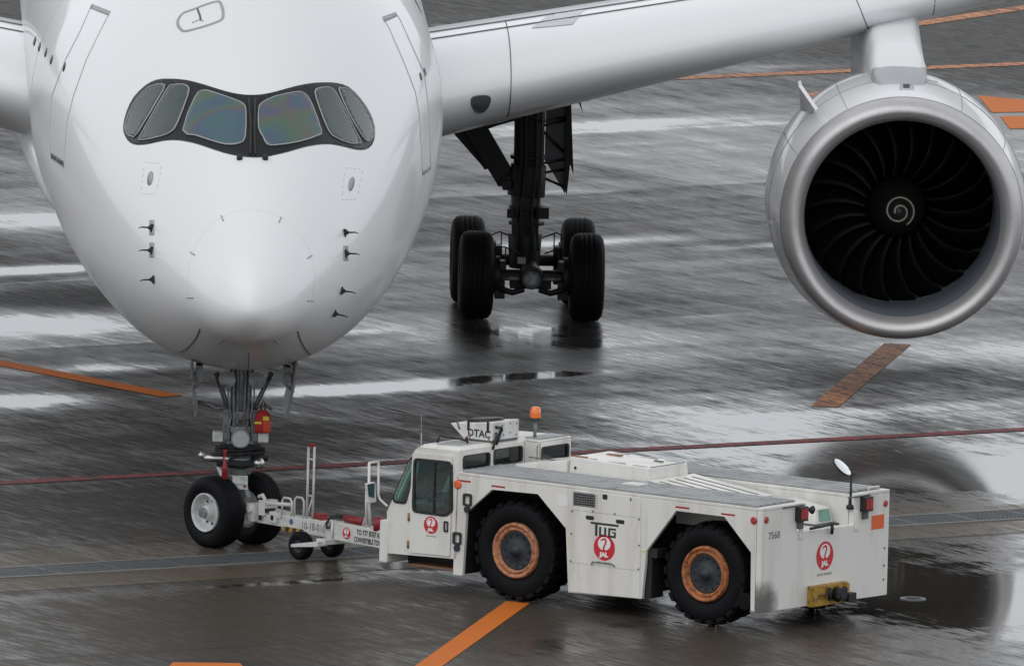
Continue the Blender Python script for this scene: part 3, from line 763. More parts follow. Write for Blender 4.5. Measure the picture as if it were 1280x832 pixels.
# pylon
rings = []
for (y, hw, z0, z1) in ((23.35, .12, 4.70, 4.86), (23.6, .38, 4.62, 5.02), (24.1, .47, 4.5, 5.28), (24.8, .47, 4.45, 5.42), (26, .50, 4.4, 5.55), (27.4, .52, 4.3, 5.85), (29.5, .50, 4.0, 5.6), (33, .15, 4.2, 5.0)):
    rings.append([Vector((EX - .03 + hw * .93 * math.copysign(abs(math.cos(t)) ** .6, math.cos(t)) * (1 + .30 * max(0, math.sin(t)) ** 6), y + 1.0, (z0 + z1) / 2 - .12 + (z1 - z0) / 2 * math.copysign(abs(math.sin(t)) ** .6, math.sin(t)))) for t in (2 * math.pi * i / 40 for i in range(40))])
py = MB().loft(rings, 0, True, True).build('engine_pylon', WHITE_AC, plane)
rings = []
for (y, hw, z0, z1) in ((23.30, .22, 4.74, 4.86), (23.42, .34, 4.72, 4.98), (23.75, .42, 4.70, 5.12), (24.3, .45, 4.68, 5.22)):
    rings.append([Vector((EX - .02 + hw * math.copysign(abs(math.cos(t)) ** .6, math.cos(t)), y + 1.0, (z0 + z1) / 2 - .12 + (z1 - z0) / 2 * math.copysign(abs(math.sin(t)) ** .6, math.sin(t)))) for t in (2 * math.pi * i / 40 for i in range(40))])
MB().loft(rings, 0, True, True).build('pylon_cap', GREY_AC, py)
npanel('pylon_apron', [(1089, 93), (1168, 92), (1172, 103), (1158, 101), (1100, 102), (1086, 104)], GREY_AC, .008)

# wheels
def tyre_prof(r, w_, rim):
    h = w_ / 2; p = [(-h * .72, rim), (-h * .95, rim + (r - rim) * .22), (-h, rim + (r - rim) * .5), (-h * .93, rim + (r - rim) * .75), (-h * .74, r * .965), (-h * .5, r * .992)]
    grooves = []
    for g in (-.28, 0, .28):
        grooves += [(h * (g - .035), r), (h * (g - .025), r - .014), (h * (g + .025), r - .014), (h * (g + .035), r)]
    return p + [(-h * .4, r)] + grooves + [(h * .4, r)] + [(-a, b_) for a, b_ in reversed(p)]
# nose gear: strut straight, wheels steered
ng = MB()
G0 = Vector((0, SN, 0))
def gp(x, dy, z): return Vector((x, SN + dy, z))
ng.cyl(gp(0, .1, 3.0), gp(0, 0, 1.75), .17, .15, 20); ng.cyl(gp(0, 0, 1.76), gp(0, 0, 1.05), .19, .17, 20); ng.cyl(gp(0, 0, 1.06), gp(0, 0, .5), .10, .10, 18)
ng.cyl(gp(0, 0, 1.30), gp(0, 0, 1.18), .25, .25, 22); ng.cyl(gp(0, 0, 1.98), gp(0, 0, 1.86), .21, .21, 20)
for sx in (-1, 1):
    ng.cyl(gp(sx * .13, -.12, 2.75), gp(sx * .09, -.16, 1.75), .035, .03, 10)
    ng.cyl(gp(sx * .06, -.19, 2.8), gp(sx * .05, -.2, 1.8), .018, .018, 8)
    ng.tube([gp(sx * .16, -.1, 2.6), gp(sx * .19, -.18, 2.2), gp(sx * .14, -.2, 1.9), gp(sx * .2, -.22, 1.6)], .014, 6)
    ng.box((sx * .20 - .05, SN - .12, 1.62), (sx * .20 + .05, SN + .12, 2.0))
nose = ng.build('nose_gear', STEEL, plane, bevel=.006)
b = MB()
for sx, top_ in ((-1, (-.36, .1, 2.50)), (1, (.44, .1, 2.52))): b.tube([gp(*top_), gp(sx * .16, 0, 1.92)], .038, 8)
b.tube([gp(-.62, -.1, 2.08), gp(-.45, -.1, 2.06), gp(-.36, -.1, 2.0), gp(-.16, -.05, 2.03)], .03, 8); b.tube([gp(.2, -.1, 2.03), gp(.36, -.1, 2.06), gp(.45, -.1, 2.0)], .026, 8)
b.build('drag_brace', STEEL, nose)
for sx in (-1, 1):
    b = MB(); c = gp(sx * .22 + .005, -.32, 2.46); b.rev([(0, .10), (-.04, .125), (-.07, .125), (-.055, .11), (-.05, .0)], c, (0, 1, -.08), 22); b.cyl(c, c + Vector((0, .12, 0)), .1, .05, 16)
    b.build('taxi_lamp', STEEL, nose)
b = MB(); c = gp(0, -.30, 1.595); b.rev([(0.06, .12), (-.03, .14), (-.05, .14), (-.04, .118)], c, (0, 1, -.05), 24); b.rev([(-.042, .118), (-.045, 0)], c, (0, 1, -.05), 24, 1); b.cyl(c, c + Vector((0, .16, 0)), .13, .08, 18); b.build('landing_lamp', [STEEL, GREY_AC], nose)
for sx, x0 in ((-1, -.40), (1, .255)):
    b = MB(); b.box((x0, SN - .26, 1.54), (x0 + .15, SN - .06, 1.68)); b.box((x0 + (.15 if sx < 0 else -.10), SN - .22, 1.55), (x0 + (.25 if sx < 0 else 0), SN - .1, 1.67), 1); b.build('light_box', [GEARW, STEEL], nose, bevel=.012)
# steering cluster
b = MB(); rnd = random.Random(3)
for i in range(7):
    z = 1.17 + .3 * rnd.random(); x0 = -.42 + .2 * rnd.random(); x1 = .15 + .3 * rnd.random(); dy = -.16 - .14 * rnd.random()
    b.tube([gp(x0, dy, z), gp((x0 + x1) / 2, dy - .05, z + .06 * (rnd.random() - .5)), gp(x1, dy, z + .08 * (rnd.random() - .5))], .014 + .012 * rnd.random(), 7)
for sx in (-1, 1):
    b.cyl(gp(sx * .18, -.2, 1.33), gp(sx * .40, -.12, 1.30), .065, .05, 14); b.cyl(gp(sx * .1, -.22, 1.42), gp(sx * .36, -.18, 1.44), .03, .03, 10)
    b.box((sx * .28 - .06, SN - .3, 1.18), (sx * .28 + .06, SN - .1, 1.28)); b.box((sx * .12 - .04, SN - .3, 1.36), (sx * .12 + .04, SN - .15, 1.5))
b.box((-.2, SN - .33, 1.20), (.2, SN - .2, 1.27)); b.box((-.3, SN - .26, 1.45), (.3, SN - .18, 1.50))
b.build('steering_actuator', DARKST, nose, bevel=.005)
b = MB(); b.cyl(gp(-.56, -.32, 1.31), gp(-.16, -.30, 1.30), .05, .05, 16); b.cyl(gp(-.57, -.34, 1.31), gp(-.54, -.34, 1.40), .05, .03, 12); b.build('steering_cylinder', CHROME, nose)
MB().rev([(0, .0), (.02, .05), (.08, .085), (.12, .085)], gp(.27, -.42, 1.25), (0, 1, 0), 18, 0, True, False, True).build('steering_cap', CHROME, nose)
SH = R(-47.8) - YAW                   # heading of the steered wheels, local frame
TS = Matrix.Translation((-.06, SN, 0)) @ Matrix.Rotation(SH, 4, 'Z')   # local x = forward, y = left of travel
b = MB(); b.cyl((0, -.62, .52), (0, .62, .52), .075, .075, 16); b.cyl((0, 0, .40), (0, 0, .66), .13, .13, 18); b.build('nose_axle', STEEL, nose, T=TS)
b = MB(); b.hexa([(.10, -.06, 1.02), (.16, -.06, 1.02), (.16, .06, 1.02), (.10, .06, 1.02), (.28, -.04, .74), (.32, -.04, .74), (.32, .04, .74), (.28, .04, .74)]); b.box((.08, -.11, .86), (.14, .11, 1.02)); b.build('torque_link', STEEL, nose, T=TS, bevel=.008)
b = MB(); b.tube([gp(-.30, -.15, 1.20), gp(-.14, -.28, .82)], .05, 8); b.build('torque_arm', GEARW, nose)
b = MB(); b.box((-.10, SN - .33, .86), (.12, SN - .30, 1.06)); b.box((-.06, SN - .34, .93), (.08, SN - .33, .945), 1); b.box((.06, SN - .34, .89), (.10, SN - .33, .925), 2); b.build('steering_placard', [GEARW, SEAL, RED], nose)
for sy in (1, -1):
    b = MB(); b.rev(tyre_prof(.525, .40, .275), (0, sy * .385, .515), (0, 1, 0), 64)
    # flattened contact patch
    for i, v in enumerate(b.v):
        if v.z < .006: b.v[i] = Vector((v.x, v.y, .006))
    b.build('tyre', RUBBER, nose, T=TS)
    b = MB(); c = (0, sy * .385, .515)
    b.rev([(sy * .14, .28), (sy * .185, .285), (sy * .20, .275), (sy * .185, .255), (sy * .16, .245), (sy * .09, .235), (sy * .05, .20), (sy * .05, .13), (sy * .10, .11), (sy * .17, .10), (sy * .19, .085), (sy * .19, 0)], c, (0, 1, 0), 48)
    for k in range(9):
        t = 2 * math.pi * k / 9; b.cyl((.17 * math.cos(t), sy * .425, .515 + .17 * math.sin(t)), (.17 * math.cos(t), sy * .45, .515 + .17 * math.sin(t)), .016, .016, 8, 1)
    b.rev([(-sy * .14, .28), (-sy * .17, .27), (-sy * .12, .2), (-sy * .12, .08)], c, (0, 1, 0), 40)
    b.build('wheel_rim', [GEARW, DARKST], nose, T=TS)
for sx, xa, xb in ((-1, -.745, -.665), (1, .775, .655)):
    b = MB(); rr = []
    for j in range(9):
        f = j / 8; z = 2.78 - .83 * f; x = xa + (xb - xa) * (f ** 1.5) - sx * .0; t_ = .035
        rr.append([Vector((x - t_ / 2, 4.1 + .15 * f, z)), Vector((x + t_ / 2, 4.1 + .15 * f, z)), Vector((x + t_ / 2 - sx * .03, 5.7 - .2 * f, z)), Vector((x - t_ / 2 - sx * .03, 5.7 - .2 * f, z))])
    b.loft(rr, 0, False, True); d_ = b.build('gear_door', STEEL, nose, bevel=.004)
    b = MB()
    for z in (2.5, 2.3): b.tube([Vector((xa - sx * .02, 4.5, z)), Vector((xa - sx * .16, 4.55, z + .12)), Vector((xa - sx * .12, 4.7, z + .3))], .022, 6)
    b.box((xa - sx * .13 - .05, 4.5, 2.42), (xa - sx * .13 + .05, 4.8, 2.66)); b.build('door_hinge', STEEL, d_)

# main gear (the one in view)
GX, GY = 5.18, 33.67
def mp(x, dy, z): return Vector((x, GY + dy, z))
b = MB()
b.cyl(mp(5.13, .1, 4.4), mp(5.13, 0, 2.3), .25, .24, 24); b.cyl(mp(5.13, 0, 2.35), mp(5.10, 0, 1.85), .28, .30, 24); b.cyl(mp(5.10, 0, 1.86), mp(5.10, 0, 1.2), .24, .21, 24); b.cyl(mp(5.10, 0, 1.25), mp(5.10, 0, .7), .27, .24, 24)
for z in (3.6, 3.1, 2.5, 2.2, 1.7, 1.45): b.cyl(mp(5.12, 0, z), mp(5.12, 0, z - .06), .285, .285, 24)
b.box((4.72, GY - .2, 1.95), (4.86, GY + .1, 2.1)); b.box((5.28, GY - .35, 1.52), (5.46, GY - .1, 1.70)); b.box((4.80, GY - .3, 1.52), (4.92, GY - .1, 1.66))
for x, dy in ((4.98, -.28), (5.05, -.3), (5.22, -.3), (5.30, -.24)): b.tube([mp(x, dy, 3.8), mp(x + .02, dy - .02, 2.4), mp(x - .03, dy - .05, 1.6), mp(x, dy - .05, 1.0)], .02, 6)
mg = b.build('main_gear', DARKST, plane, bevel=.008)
b = MB()
def gplate(pl, y0, y1): b.plate(pl, [], lambda u, v, w_: Vector((u, GY + w_, v)), y0, y1)
gplate([(4.10, 2.86), (4.44, 2.96), (4.98, 2.08), (4.66, 1.98)], .0, .16); gplate([(3.93, 2.79), (4.22, 2.90), (4.66, 2.30), (4.44, 2.22), (4.40, 2.28)], .2, .5)
gplate([(4.06, 2.86), (4.40, 2.98), (4.92, 3.20), (4.92, 3.02), (4.60, 2.92), (4.30, 2.80)], .2, .4); b.cyl(mp(4.30, -.1, 2.88), mp(4.30, .5, 2.88), .09, .09, 14); b.cyl(mp(4.80, -.1, 2.06), mp(4.80, .3, 2.06), .12, .12, 14)
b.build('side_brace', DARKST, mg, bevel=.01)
dx = [(5.40, 3.30), (5.76, 3.33), (5.79, 2.6), (5.74, 1.82), (5.56, 2.12), (5.40, 2.36)]
dg = MB().plate(dx, [], lambda u, v, w_: Vector((u, GY + .55 + w_, v)), 0, .05).build('leg_door', paint('door_grey', (.16, .165, .17), .5, amt=.4), mg)
b = MB(); b.plate([(5.72, 3.34), (5.79, 3.34), (5.86, 2.15), (5.80, 2.32), (5.76, 1.82), (5.72, 1.95)], [], lambda u, v, w_: Vector((u, GY + .35 + w_, v)), 0, .2)
b.build('door_edge', DARKST, dg)
b = MB()
for z0, z1 in ((3.05, 3.05), (2.95, 3.0), (2.9, 2.5), (2.35, 2.38), (2.2, 2.22), (2.15, 1.95)): b.tube([mp(5.32, .1, z0), mp(5.70, .5, z1)], .022, 6)
b.build('door_rod', DARKST, mg)
b = MB(); b.plate([(5.80, 3.42), (5.93, 3.36), (6.0, 3.10), (5.93, 3.25)], [], lambda u, v, w_: Vector((u, GY + .7 + w_, v)), 0, .04); b.build('fairing_tip', DARKST, mg)
b = MB(); b.cyl(mp(5.18, -1.15, .70), mp(5.18, 1.15, .70), .15, .15, 18); b.cyl(mp(5.18, -1.3, .70), mp(5.18, -1.1, .70), .17, .19, 20)
for dy in (-1.02, 1.02):
    b.cyl(mp(4.3, dy, .70), mp(6.06, dy, .70), .09, .09, 16)
    for sx in (-1, 1):
        b.cyl(mp(5.18 + sx * .50, dy, .70), mp(5.18 + sx * .62, dy, .70), .30, .30, 24)
        b.box((5.18 + sx * .5 - .08, GY + dy - .2, .34), (5.18 + sx * .5 + .08, GY + dy + .1, .62)); b.box((5.18 + sx * .46 - .05, GY + dy - .3, .8), (5.18 + sx * .46 + .05, GY + dy, .95))
        b.tube([mp(5.18 + sx * .2, dy, 1.05), mp(5.18 + sx * .45, dy - .1, 1.16), mp(5.18 + sx * .58, dy - .1, 1.1), mp(5.18 + sx * .6, dy - .1, .8)], .014, 6)
        b.tube([mp(5.18 + sx * .42, dy - .1, 1.16), mp(5.18 + sx * .42, dy - .1, .8)], .012, 6); b.tube([mp(5.18 + sx * .12, dy - .2, .5), mp(5.18 + sx * .3, dy - .24, .45), mp(5.18 + sx * .5, dy - .2, .5)], .05, 8)
b.box((4.85, GY - 1.0, .48), (5.5, GY - .6, .62))
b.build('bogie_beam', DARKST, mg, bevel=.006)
b = MB(); b.tube([mp(4.7, -1.14, .66), mp(5.02, -1.14, .66)], .035, 10); b.tube([mp(5.34, -1.14, .66), mp(5.66, -1.14, .66)], .035, 10); b.rev([(0, .14), (-.03, .15), (-.04, .05), (-.02, .0)], mp(5.18, -1.3, .66), (0, 1, 0), 20); b.box((4.95, GY - 1.2, .90), (5.08, GY - 1.1, 1.0)); b.build('brake_rod', STEEL, mg)
for dy, xo in ((-1.02, 0), (1.02, -.07)):
    for sx in (-1, 1):
        b = MB(); c = mp(5.18 + sx * .875 + xo, dy, .69); b.rev(tyre_prof(.70, .54, .33), c, (1, 0, 0), 64)
        for i, v in enumerate(b.v):
            if v.z < .006: b.v[i] = Vector((v.x, v.y, .006))
        b.build('tyre', RUBBER, mg)
        b = MB(); b.rev([(-.2, .335), (-.24, .33), (-.12, .28), (-.1, .1), (.1, .1), (.12, .28), (.24, .33), (.2, .335)], c, (1, 0, 0), 32); b.build('wheel_rim', DARKST, mg)

# ------------------------------------------------------------------ pouch and streamer hung on the nose gear
def plane_w(v): return AO + LAT * v.x + AFT * v.y + Vector((0, 0, v.z))
pc = plane_w(Vector((.318, 4.62, 1.69)))
pouch = empty('equipment_pouch', pc, YAW, 'red and orange pouch with yellow reflective band hanging from the nose gear', 'pouch')
rr = []
for z, hw, hd in ((0, .10, .06), (.03, .115, .075), (.15, .118, .08), (.25, .105, .07), (.31, .07, .045), (.33, .03, .02)):
    rr.append([Vector((hw * math.copysign(abs(math.cos(t)) ** .6, math.cos(t)), hd * math.copysign(abs(math.sin(t)) ** .6, math.sin(t)), z)) for t in (2 * math.pi * i / 24 for i in range(24))])
MB().loft(rr).build('bag', FABRED, pouch)
rr2 = [[Vector((p.x * .55 + .052, p.y * 1.06 - .004, p.z)) for p in r_] for r_ in rr[:4]]
MB().loft(rr2).build('pocket', FABOR, pouch)
b = MB(); b.box((-.122, -.088, .135), (-.02, -.02, .165)); b.box((.0, -.094, .19), (.085, -.02, .245)); b.build('reflective_band', FABYEL, pouch)
MB().tube([Vector((-.03, 0, .32)), Vector((-.03, 0, .40)), Vector((0, .02, .47)), Vector((.03, 0, .40)), Vector((.03, 0, .32))], .012, 6).build('strap', BLACK, pouch)
sc0 = plane_w(Vector((-.215, 4.53, .86)))
st = empty('warning_streamer', sc0, YAW, 'red ribbon streamer hanging beside the nose gear above the wheel', 'streamer')
b = MB(); rr = []
for j in range(12):
    z = .58 - .58 * j / 11; wv = .02 * math.sin(j * .9)
    hw = .045 if j > 4 else .03
    rr.append([Vector((-hw, wv, z)), Vector((hw, wv + .01, z)), Vector((hw, wv + .016, z)), Vector((-hw, wv + .006, z))])
b.loft(rr, 0, True, True).build('ribbon', RED, st)

# ------------------------------------------------------------------ tow tractor; local x forward, y left, z up
TA = R(36.3); TF = Vector((-math.cos(TA), math.sin(TA), 0)); TL = Vector((-math.sin(TA), -math.cos(TA), 0))
TO = ground(643, 688, .74); TO.z = 0
tug = empty('tow_tractor', TO, math.pi - TA, 'white aircraft tow tractor with glazed cab, rusty wheel rims and flat grated deck', 'tow tractor')
YS = .06; YR = -3.03; XR = -4.37
arch1 = [(.865, .30), (.822, 1.215), (.38, 1.585), (-.427, 1.60), (-.935, 1.16), (-1.005, .25)]
arch2 = [(-2.30, .288), (-2.363, .98), (-2.86, 1.60), (-3.70, 1.60), (-4.18, 1.14), (-4.20, .31)]
side_out = [(1.0, 1.735), (1.034, .296)] + arch1 + arch2 + [(-4.27, .306), (-4.27, 1.735)]
for y0, y1 in ((YS - .06, YS), (YR, YR + .06)):
    MB().plate(side_out, [], lambda u, v, w_: Vector((u, w_, v)), y0, y1).build('side_panel', TUGW, tug, bevel=.008)
# rear panel with the notch of the hitch well
rear_out = [(YS, .30), (YR, .27), (YR, 1.735), (-2.17, 1.735), (-2.17, 1.35), (-.78, 1.37), (-.78, 1.735), (YS, 1.735)]
MB().plate(rear_out, [], lambda u, v, w_: Vector((w_, u, v)), XR, -4.275).build('rear_panel', TUGREAR, tug, bevel=.008)
# decks
b = MB(); b.box((-4.37, -.93, 1.737), (1.0, YS, 1.785)); b.build('deck', TUGW, tug, bevel=.008)
b = MB(); b.box((-4.37, YR, 1.737), (.70, -2.17, 1.785)); b.build('deck', TUGW, tug, bevel=.008)
for y0, y1, x0, x1 in ((-.90, 0.0, -4.25, .93), (YR + .06, -2.22, -4.25, .60)):
    b = MB(); b.box((x0, y0, 1.787), (x1, y1, 1.792)); g_ = b.build('deck_grating', TUGGAP, tug)
    b = MB(); y = y0 + .02
    while y < y1 - .02: b.box((x0 + .01, y, 1.792), (x1 - .01, y + .105, 1.816)); y += .165
    x = x0 + .25
    while x < x1: b.box((x, y0 + .01, 1.7925), (x + .03, y1 - .01, 1.808)); x += .5
    o = b.build('grating_bar', TUGTOP, g_); o['kind'] = 'stuff'
# chassis core, well floor
b = MB(); b.box((-4.27, -2.15, .42), (2.0, -.80, 1.30)); b.box((-1.02, -.75, .35), (-2.28, -.02, 1.70)); b.box((-1.02, -2.95, .35), (-2.28, -2.2, 1.70)); b.box((-2.2, -2.15, 1.3), (.9, -.80, 1.66)); b.box((.86, -2.95, .32), (.96, -.02, 1.70)); b.build('chassis', TUGDARK, tug)
b = MB(); b.box((-4.27, -2.15, 1.30), (-3.0, -.80, 1.345)); b.box((-3.0, -2.15, 1.30), (-2.95, -.8, 1.62)); b.build('hitch_well_floor', TUGW, tug)
b = MB(); b.box((-4.27, -.80, 1.30), (-1.0, -.76, 1.735)); b.box((-4.27, -2.19, 1.30), (-1.0, -2.155, 1.735)); b.build('well_wall', TUGW, tug)
# left engine bay panels, proud of the side
pm = lambda u, v, w_: Vector((u, w_, v))
up = MB().plate([(-1.03, 1.445), (-2.255, 1.445), (-2.245, 1.725), (-1.03, 1.725)], [rrect(-1.45, 1.505, -1.065, 1.70, .01, 1), rrect(-1.665, 1.64, -1.575, 1.715, .02), rrect(-2.085, 1.66, -2.06, 1.75 - .04, .006, 1)], pm, YS, YS + .012).build('bay_panel', TUGW, tug)
for x0, x1, z0, z1 in ((-1.46, -1.055, 1.50, 1.70), (-1.67, -1.57, 1.60, 1.72), (-2.09, -2.055, 1.65, 1.72)): MB().box((x0, YS + .001, z0), (x1, YS + .004, z1)).build('panel_opening', BLACK, up)
b = MB()
for i in range(10):
    x0 = -1.07 - .042 * i
    for j in range(6): b.tube([Vector((x0, YS + .012, 1.51 + .033 * j)), Vector((x0 - .02, YS + .016, 1.525 + .033 * j)), Vector((x0 - .042, YS + .012, 1.51 + .033 * j))], .005, 4)
o = b.build('grille_mesh', SEAL, up); o['kind'] = 'stuff'
midp = MB().plate([(-1.03, .69), (-2.265, .69), (-2.255, 1.435), (-1.03, 1.435)], [rrect(-1.44, 1.325, -1.29, 1.385, .025), rrect(-1.975, 1.32, -1.82, 1.38, .025)], pm, YS, YS + .012).build('bay_panel', TUGW, tug)
for x0, x1 in ((-1.45, -1.28), (-1.985, -1.81)): MB().box((x0, YS + .001, 1.31), (x1, YS + .004, 1.40)).build('panel_opening', BLACK, midp)
low = MB().plate([(-1.03, .27), (-2.275, .295), (-2.265, .68), (-1.03, .68)], [], pm, YS, YS + .012).build('bay_panel', TUGW, tug)
b = MB()
for x, z in ((-1.05, 1.42), (-2.23, 1.42), (-1.05, 1.1), (-2.24, 1.05), (-1.05, .71), (-2.24, .71), (-1.42, 1.455), (-1.8, 1.455)): b.rev([(0, .014), (.012, .01)], (x, YS + .012, z), (0, 1, 0), 8, 0, True, False, True)
b.tube([Vector((-1.42, YS + .016, .69)), Vector((-1.44, YS + .03, .735)), Vector((-1.80, YS + .03, .735)), Vector((-1.83, YS + .016, .70))], .008, 6)
b.build('panel_latch', SEAM, midp)
# lettering and emblem, flat print
def sidemap(cx, cz, y): return lambda u, v, w_: Vector((cx - u, y + .002 + w_, cz + v))
def rearmap(cy, cz): return lambda u, v, w_: Vector((XR - .003 - w_, cy - u, cz + v))
def emblem(parent, f, r):
    """round red crane emblem with white lettering"""
    def fl(pts, w_, mat, nm):
        return MB().plate(pts, [], lambda u, v, q: f(u * r, v * r, q), w_, w_ + .0015).build(nm, mat, parent)
    circ_ = [(math.cos(t), math.sin(t)) for t in (2 * math.pi * i / 40 for i in range(40))]
    fl(circ_, 0, LOGORED, 'emblem_disc')
    fl([(.60 * math.cos(t), .31 + .52 * math.sin(t)) for t in (2 * math.pi * i / 28 for i in range(28))], .002, LOGOWHITE, 'emblem_field')
    cl = [(-.36, .50), (-.18, .62), (.02, .68), (.16, .58), (.15, .40), (.04, .18), (-.05, -.05), (-.03, -.14), (.02, -.24)]; lf, rt_ = [], []
    for i, p in enumerate(cl):
        p0_, p1_ = Vector(cl[max(i - 1, 0)]), Vector(cl[min(i + 1, len(cl) - 1)]); d_ = (p1_ - p0_).normalized(); wd = (.03, .055, .085, .085, .07, .065, .075, .10, .12)[i]
        lf.append(tuple(Vector(p) + Vector((-d_.y, d_.x)) * wd)); rt_.append(tuple(Vector(p) - Vector((-d_.y, d_.x)) * wd))
    fl(lf + rt_[::-1], .0045, LOGORED, 'emblem_crane')
    letters('emblem_letters', 'JAL', r * .46, LOGOWHITE, parent, lambda u, v, q: f(u * 1.15, v - .55 * r, q + .0055), .0008, .006 * r / .18)
emblem(midp, sidemap(-1.633, .955, YS + .012), .185)
letters('emblem_caption', 'JAPAN AIRLINES', .035, TEXTG, midp, sidemap(-1.635, .745, YS + .012), .0006)
def bar(parent, f, u0, v0, u1, v1, mat, nm): return MB().plate([(u0, v0), (u1, v0), (u1, v1), (u0, v1)], [], f, 0, .0015).build(nm, mat, parent)
tm = sidemap(-1.63, 1.20, YS + .012)
for (u0, v0, u1, v1) in ((-.245, .075, .245, .105), (-.165, -.09, -.125, .0752), (-.095, -.09, -.06, .045), (-.0601, -.09, -.005, -.06), (-.0051, -.09, .03, .045), (.065, -.09, .10, .045), (.1001, -.09, .20, -.06), (.1001, .017, .20, .045), (.168, -.0599, .20, -.005), (.135, -.025, .1679, -.005)):
    bar(midp, tm, u0, v0, u1, v1, TEXTD, 'maker_lettering')
emblem(tug, rearmap(-1.475, .975), .205)
letters('emblem_caption', 'JAPAN AIRLINES', .05, TEXTG, tug, rearmap(-1.48, .71), .0006)
letters('fleet_number', '7568', .14, TEXTG, tug, rearmap(-.23, 1.375), .0008, .002)
b = MB(); b.box((XR - .006, -2.90, 1.24), (XR - .001, -2.60, 1.44)); b.build('orange_placard', ORREF, tug)
def dots(nm, pts, ax, mat, r=.05):
    for p in pts: MB().rev([(0, r), (.012, r), (.02, r * .7)], p, ax, 18, 0, True, False, True).build(nm, mat, tug)
dots('reflector', [(.984, YS, 1.60)], (0, 1, 0), ORREF, .065); dots('reflector', [(-4.22, YS, 1.60)], (0, 1, 0), LAMPRED, .055)
dots('reflector', [(XR, -.03, 1.615), (XR, -2.93, 1.59)], (-1, 0, 0), LAMPRED, .05)
b = MB()
for z in (.95, .7, .5): b.rev([(0, .016), (.012, .012)], (XR, -2.93, z), (-1, 0, 0), 8, 0, True, False, True)
b.build('panel_bolt', SEAM, tug)
for x, z in ((.90, 1.66), (.39 - .1, 1.64), (-2.95, 1.66), (-3.75, 1.64)): MB().box((x - .14, YS + .0005, z - .012), (x + .1, YS + .003, z + .012)).build('warning_label', FABRED, tug)
for x, z in ((-.87, 1.55),): MB().box((x - .09, YS + .0005, z - .07), (x + .09, YS + .003, z + .08)).build('info_label', LOGOWHITE, tug)
# wheels
def tug_wheel(x, yo, sg, rim):
    """yo = outer face of tyre, sg = +1 left side"""
    w_ = .56; cy = yo - sg * w_ / 2; c = Vector((x, cy, .74)); b = MB()
    h = w_ / 2
    pr_ = [(-h * .8, .40), (-h * .96, .46), (-h, .56), (-h * .95, .64), (-h * .86, .685), (-h * .5, .70), (0, .705), (h * .5, .70), (h * .86, .685), (h * .95, .64), (h, .56), (h * .96, .46), (h * .8, .40)]
    b.rev(pr_, c, (0, 1, 0), 72)
    N = 22
    for k in range(N):
        for side in (-1, 1):
            t0 = 2 * math.pi * (k + (.5 if side > 0 else 0)) / N; vs = []
            for (dt, yy, r_) in ((-.085, side * h * .97, .655), (.085, side * h * .97, .655), (.075, side * h * .04, .68), (-.075, side * h * .04, .68), (-.075, side * h * .985, .708), (.075, side * h * .985, .708), (.065, side * h * .04, .742), (-.065, side * h * .04, .742)):
                sk = .12 * (1 - abs(yy) / h) * 1.0
                vs.append(Vector((x + r_ * math.sin(t0 + dt + sk), cy + yy, .74 + r_ * math.cos(t0 + dt + sk))))
            b.hexa(vs)
    ty = b.build('tyre', RUBBER, tug)
    b = MB(); o = Vector((x, yo, .74)); ax = Vector((0, sg, 0))
    b.rev([(-.12, .41), (-.02, .398), (.0, .39), (.012, .375), (.0, .355), (-.02, .345), (-.03, .33), (-.012, .32), (-.008, .305), (-.02, .292), (-.05, .28)], o, ax, 56)
    b.build('wheel_rim', rim, tug)
    b = MB(); b.rev([(-.13, .29), (-.06, .285), (-.045, .275), (-.055, .25), (-.05, .10), (-.03, .08), (.0, .07), (.005, .0)], o, ax, 40)
    for k in range(12):
        t = 2 * math.pi * k / 12; p = o + Vector((.22 * math.cos(t), 0, .22 * math.sin(t))); b.cyl(p - ax * .06, p - ax * .03, .014, .014, 6)
    b.build('wheel_hub', HUBD, tug)
for x, rim in ((0, RUST), (-3.335, RUST2)):
    tug_wheel(x, 0.0, 1, rim); tug_wheel(x, -2.97, -1, rim)
# mudguard step beside the rear wheel
b = MB(); b.box((-2.42, -.30, .30), (-2.31, .0, .98)); b.box((-2.52, -.25, .88), (-2.31, .02, 1.02)); b.build('step_box', TUGDARK, tug, bevel=.01)
b = MB(); b.cyl((-4.05, -.3, .42), (-4.05, .0, .42), .13, .13, 14); b.box((-4.35, -.4, .30), (-4.22, .04, .55)); b.build('rear_bumper_rubber', RUBBER, tug, bevel=.02)
for x in (-1.015, -2.31): MB().box((x - .05, YS + .0005, .965), (x + .03, YS + .004, .98)).build('yellow_mark', FABYEL, tug)

# cab
cab_prof = [(.98, .53), (2.21, .49), (2.235, 1.08), (1.765, 2.02), (1.70, 2.065), (.98, 2.075)]
qwin = rpoly([(1.79, 1.93), (1.72, 1.86), (1.895, 1.235), (2.10, 1.235), (2.13, 1.30), (1.85, 1.88)], .045)
dwin = rpoly([(1.755, 1.90), (1.095, 1.91), (1.075, 1.20), (1.16, 1.13), (1.74, 1.135), (1.76, 1.22)], .07)
CW = -2.30
cab = None
for y0, y1 in ((0.0, YS), (CW, CW + .05)):
    o = MB().plate(cab_prof, [qwin, grow(dwin, .02)], pm, y0, y1).build('cab_side', TUGW, tug, bevel=.01)
    if cab is None: cab = o
b = MB()
b.plate([(-.02 + .02, .50), (-1.52, .50), (-1.52, 2.075), (0, 2.075)], [rrect(-.68, 1.80, -.045, 2.0, .05), rrect(-1.46, 1.80, -.78, 2.025, .05)], lambda u, v, w_: Vector((w_, u, v)), .98, 1.03)
b.plate([(.73, 1.70), (.98, 1.70), (.98, 2.085), (.73, 2.085)], [], pm, -1.57, -1.52)
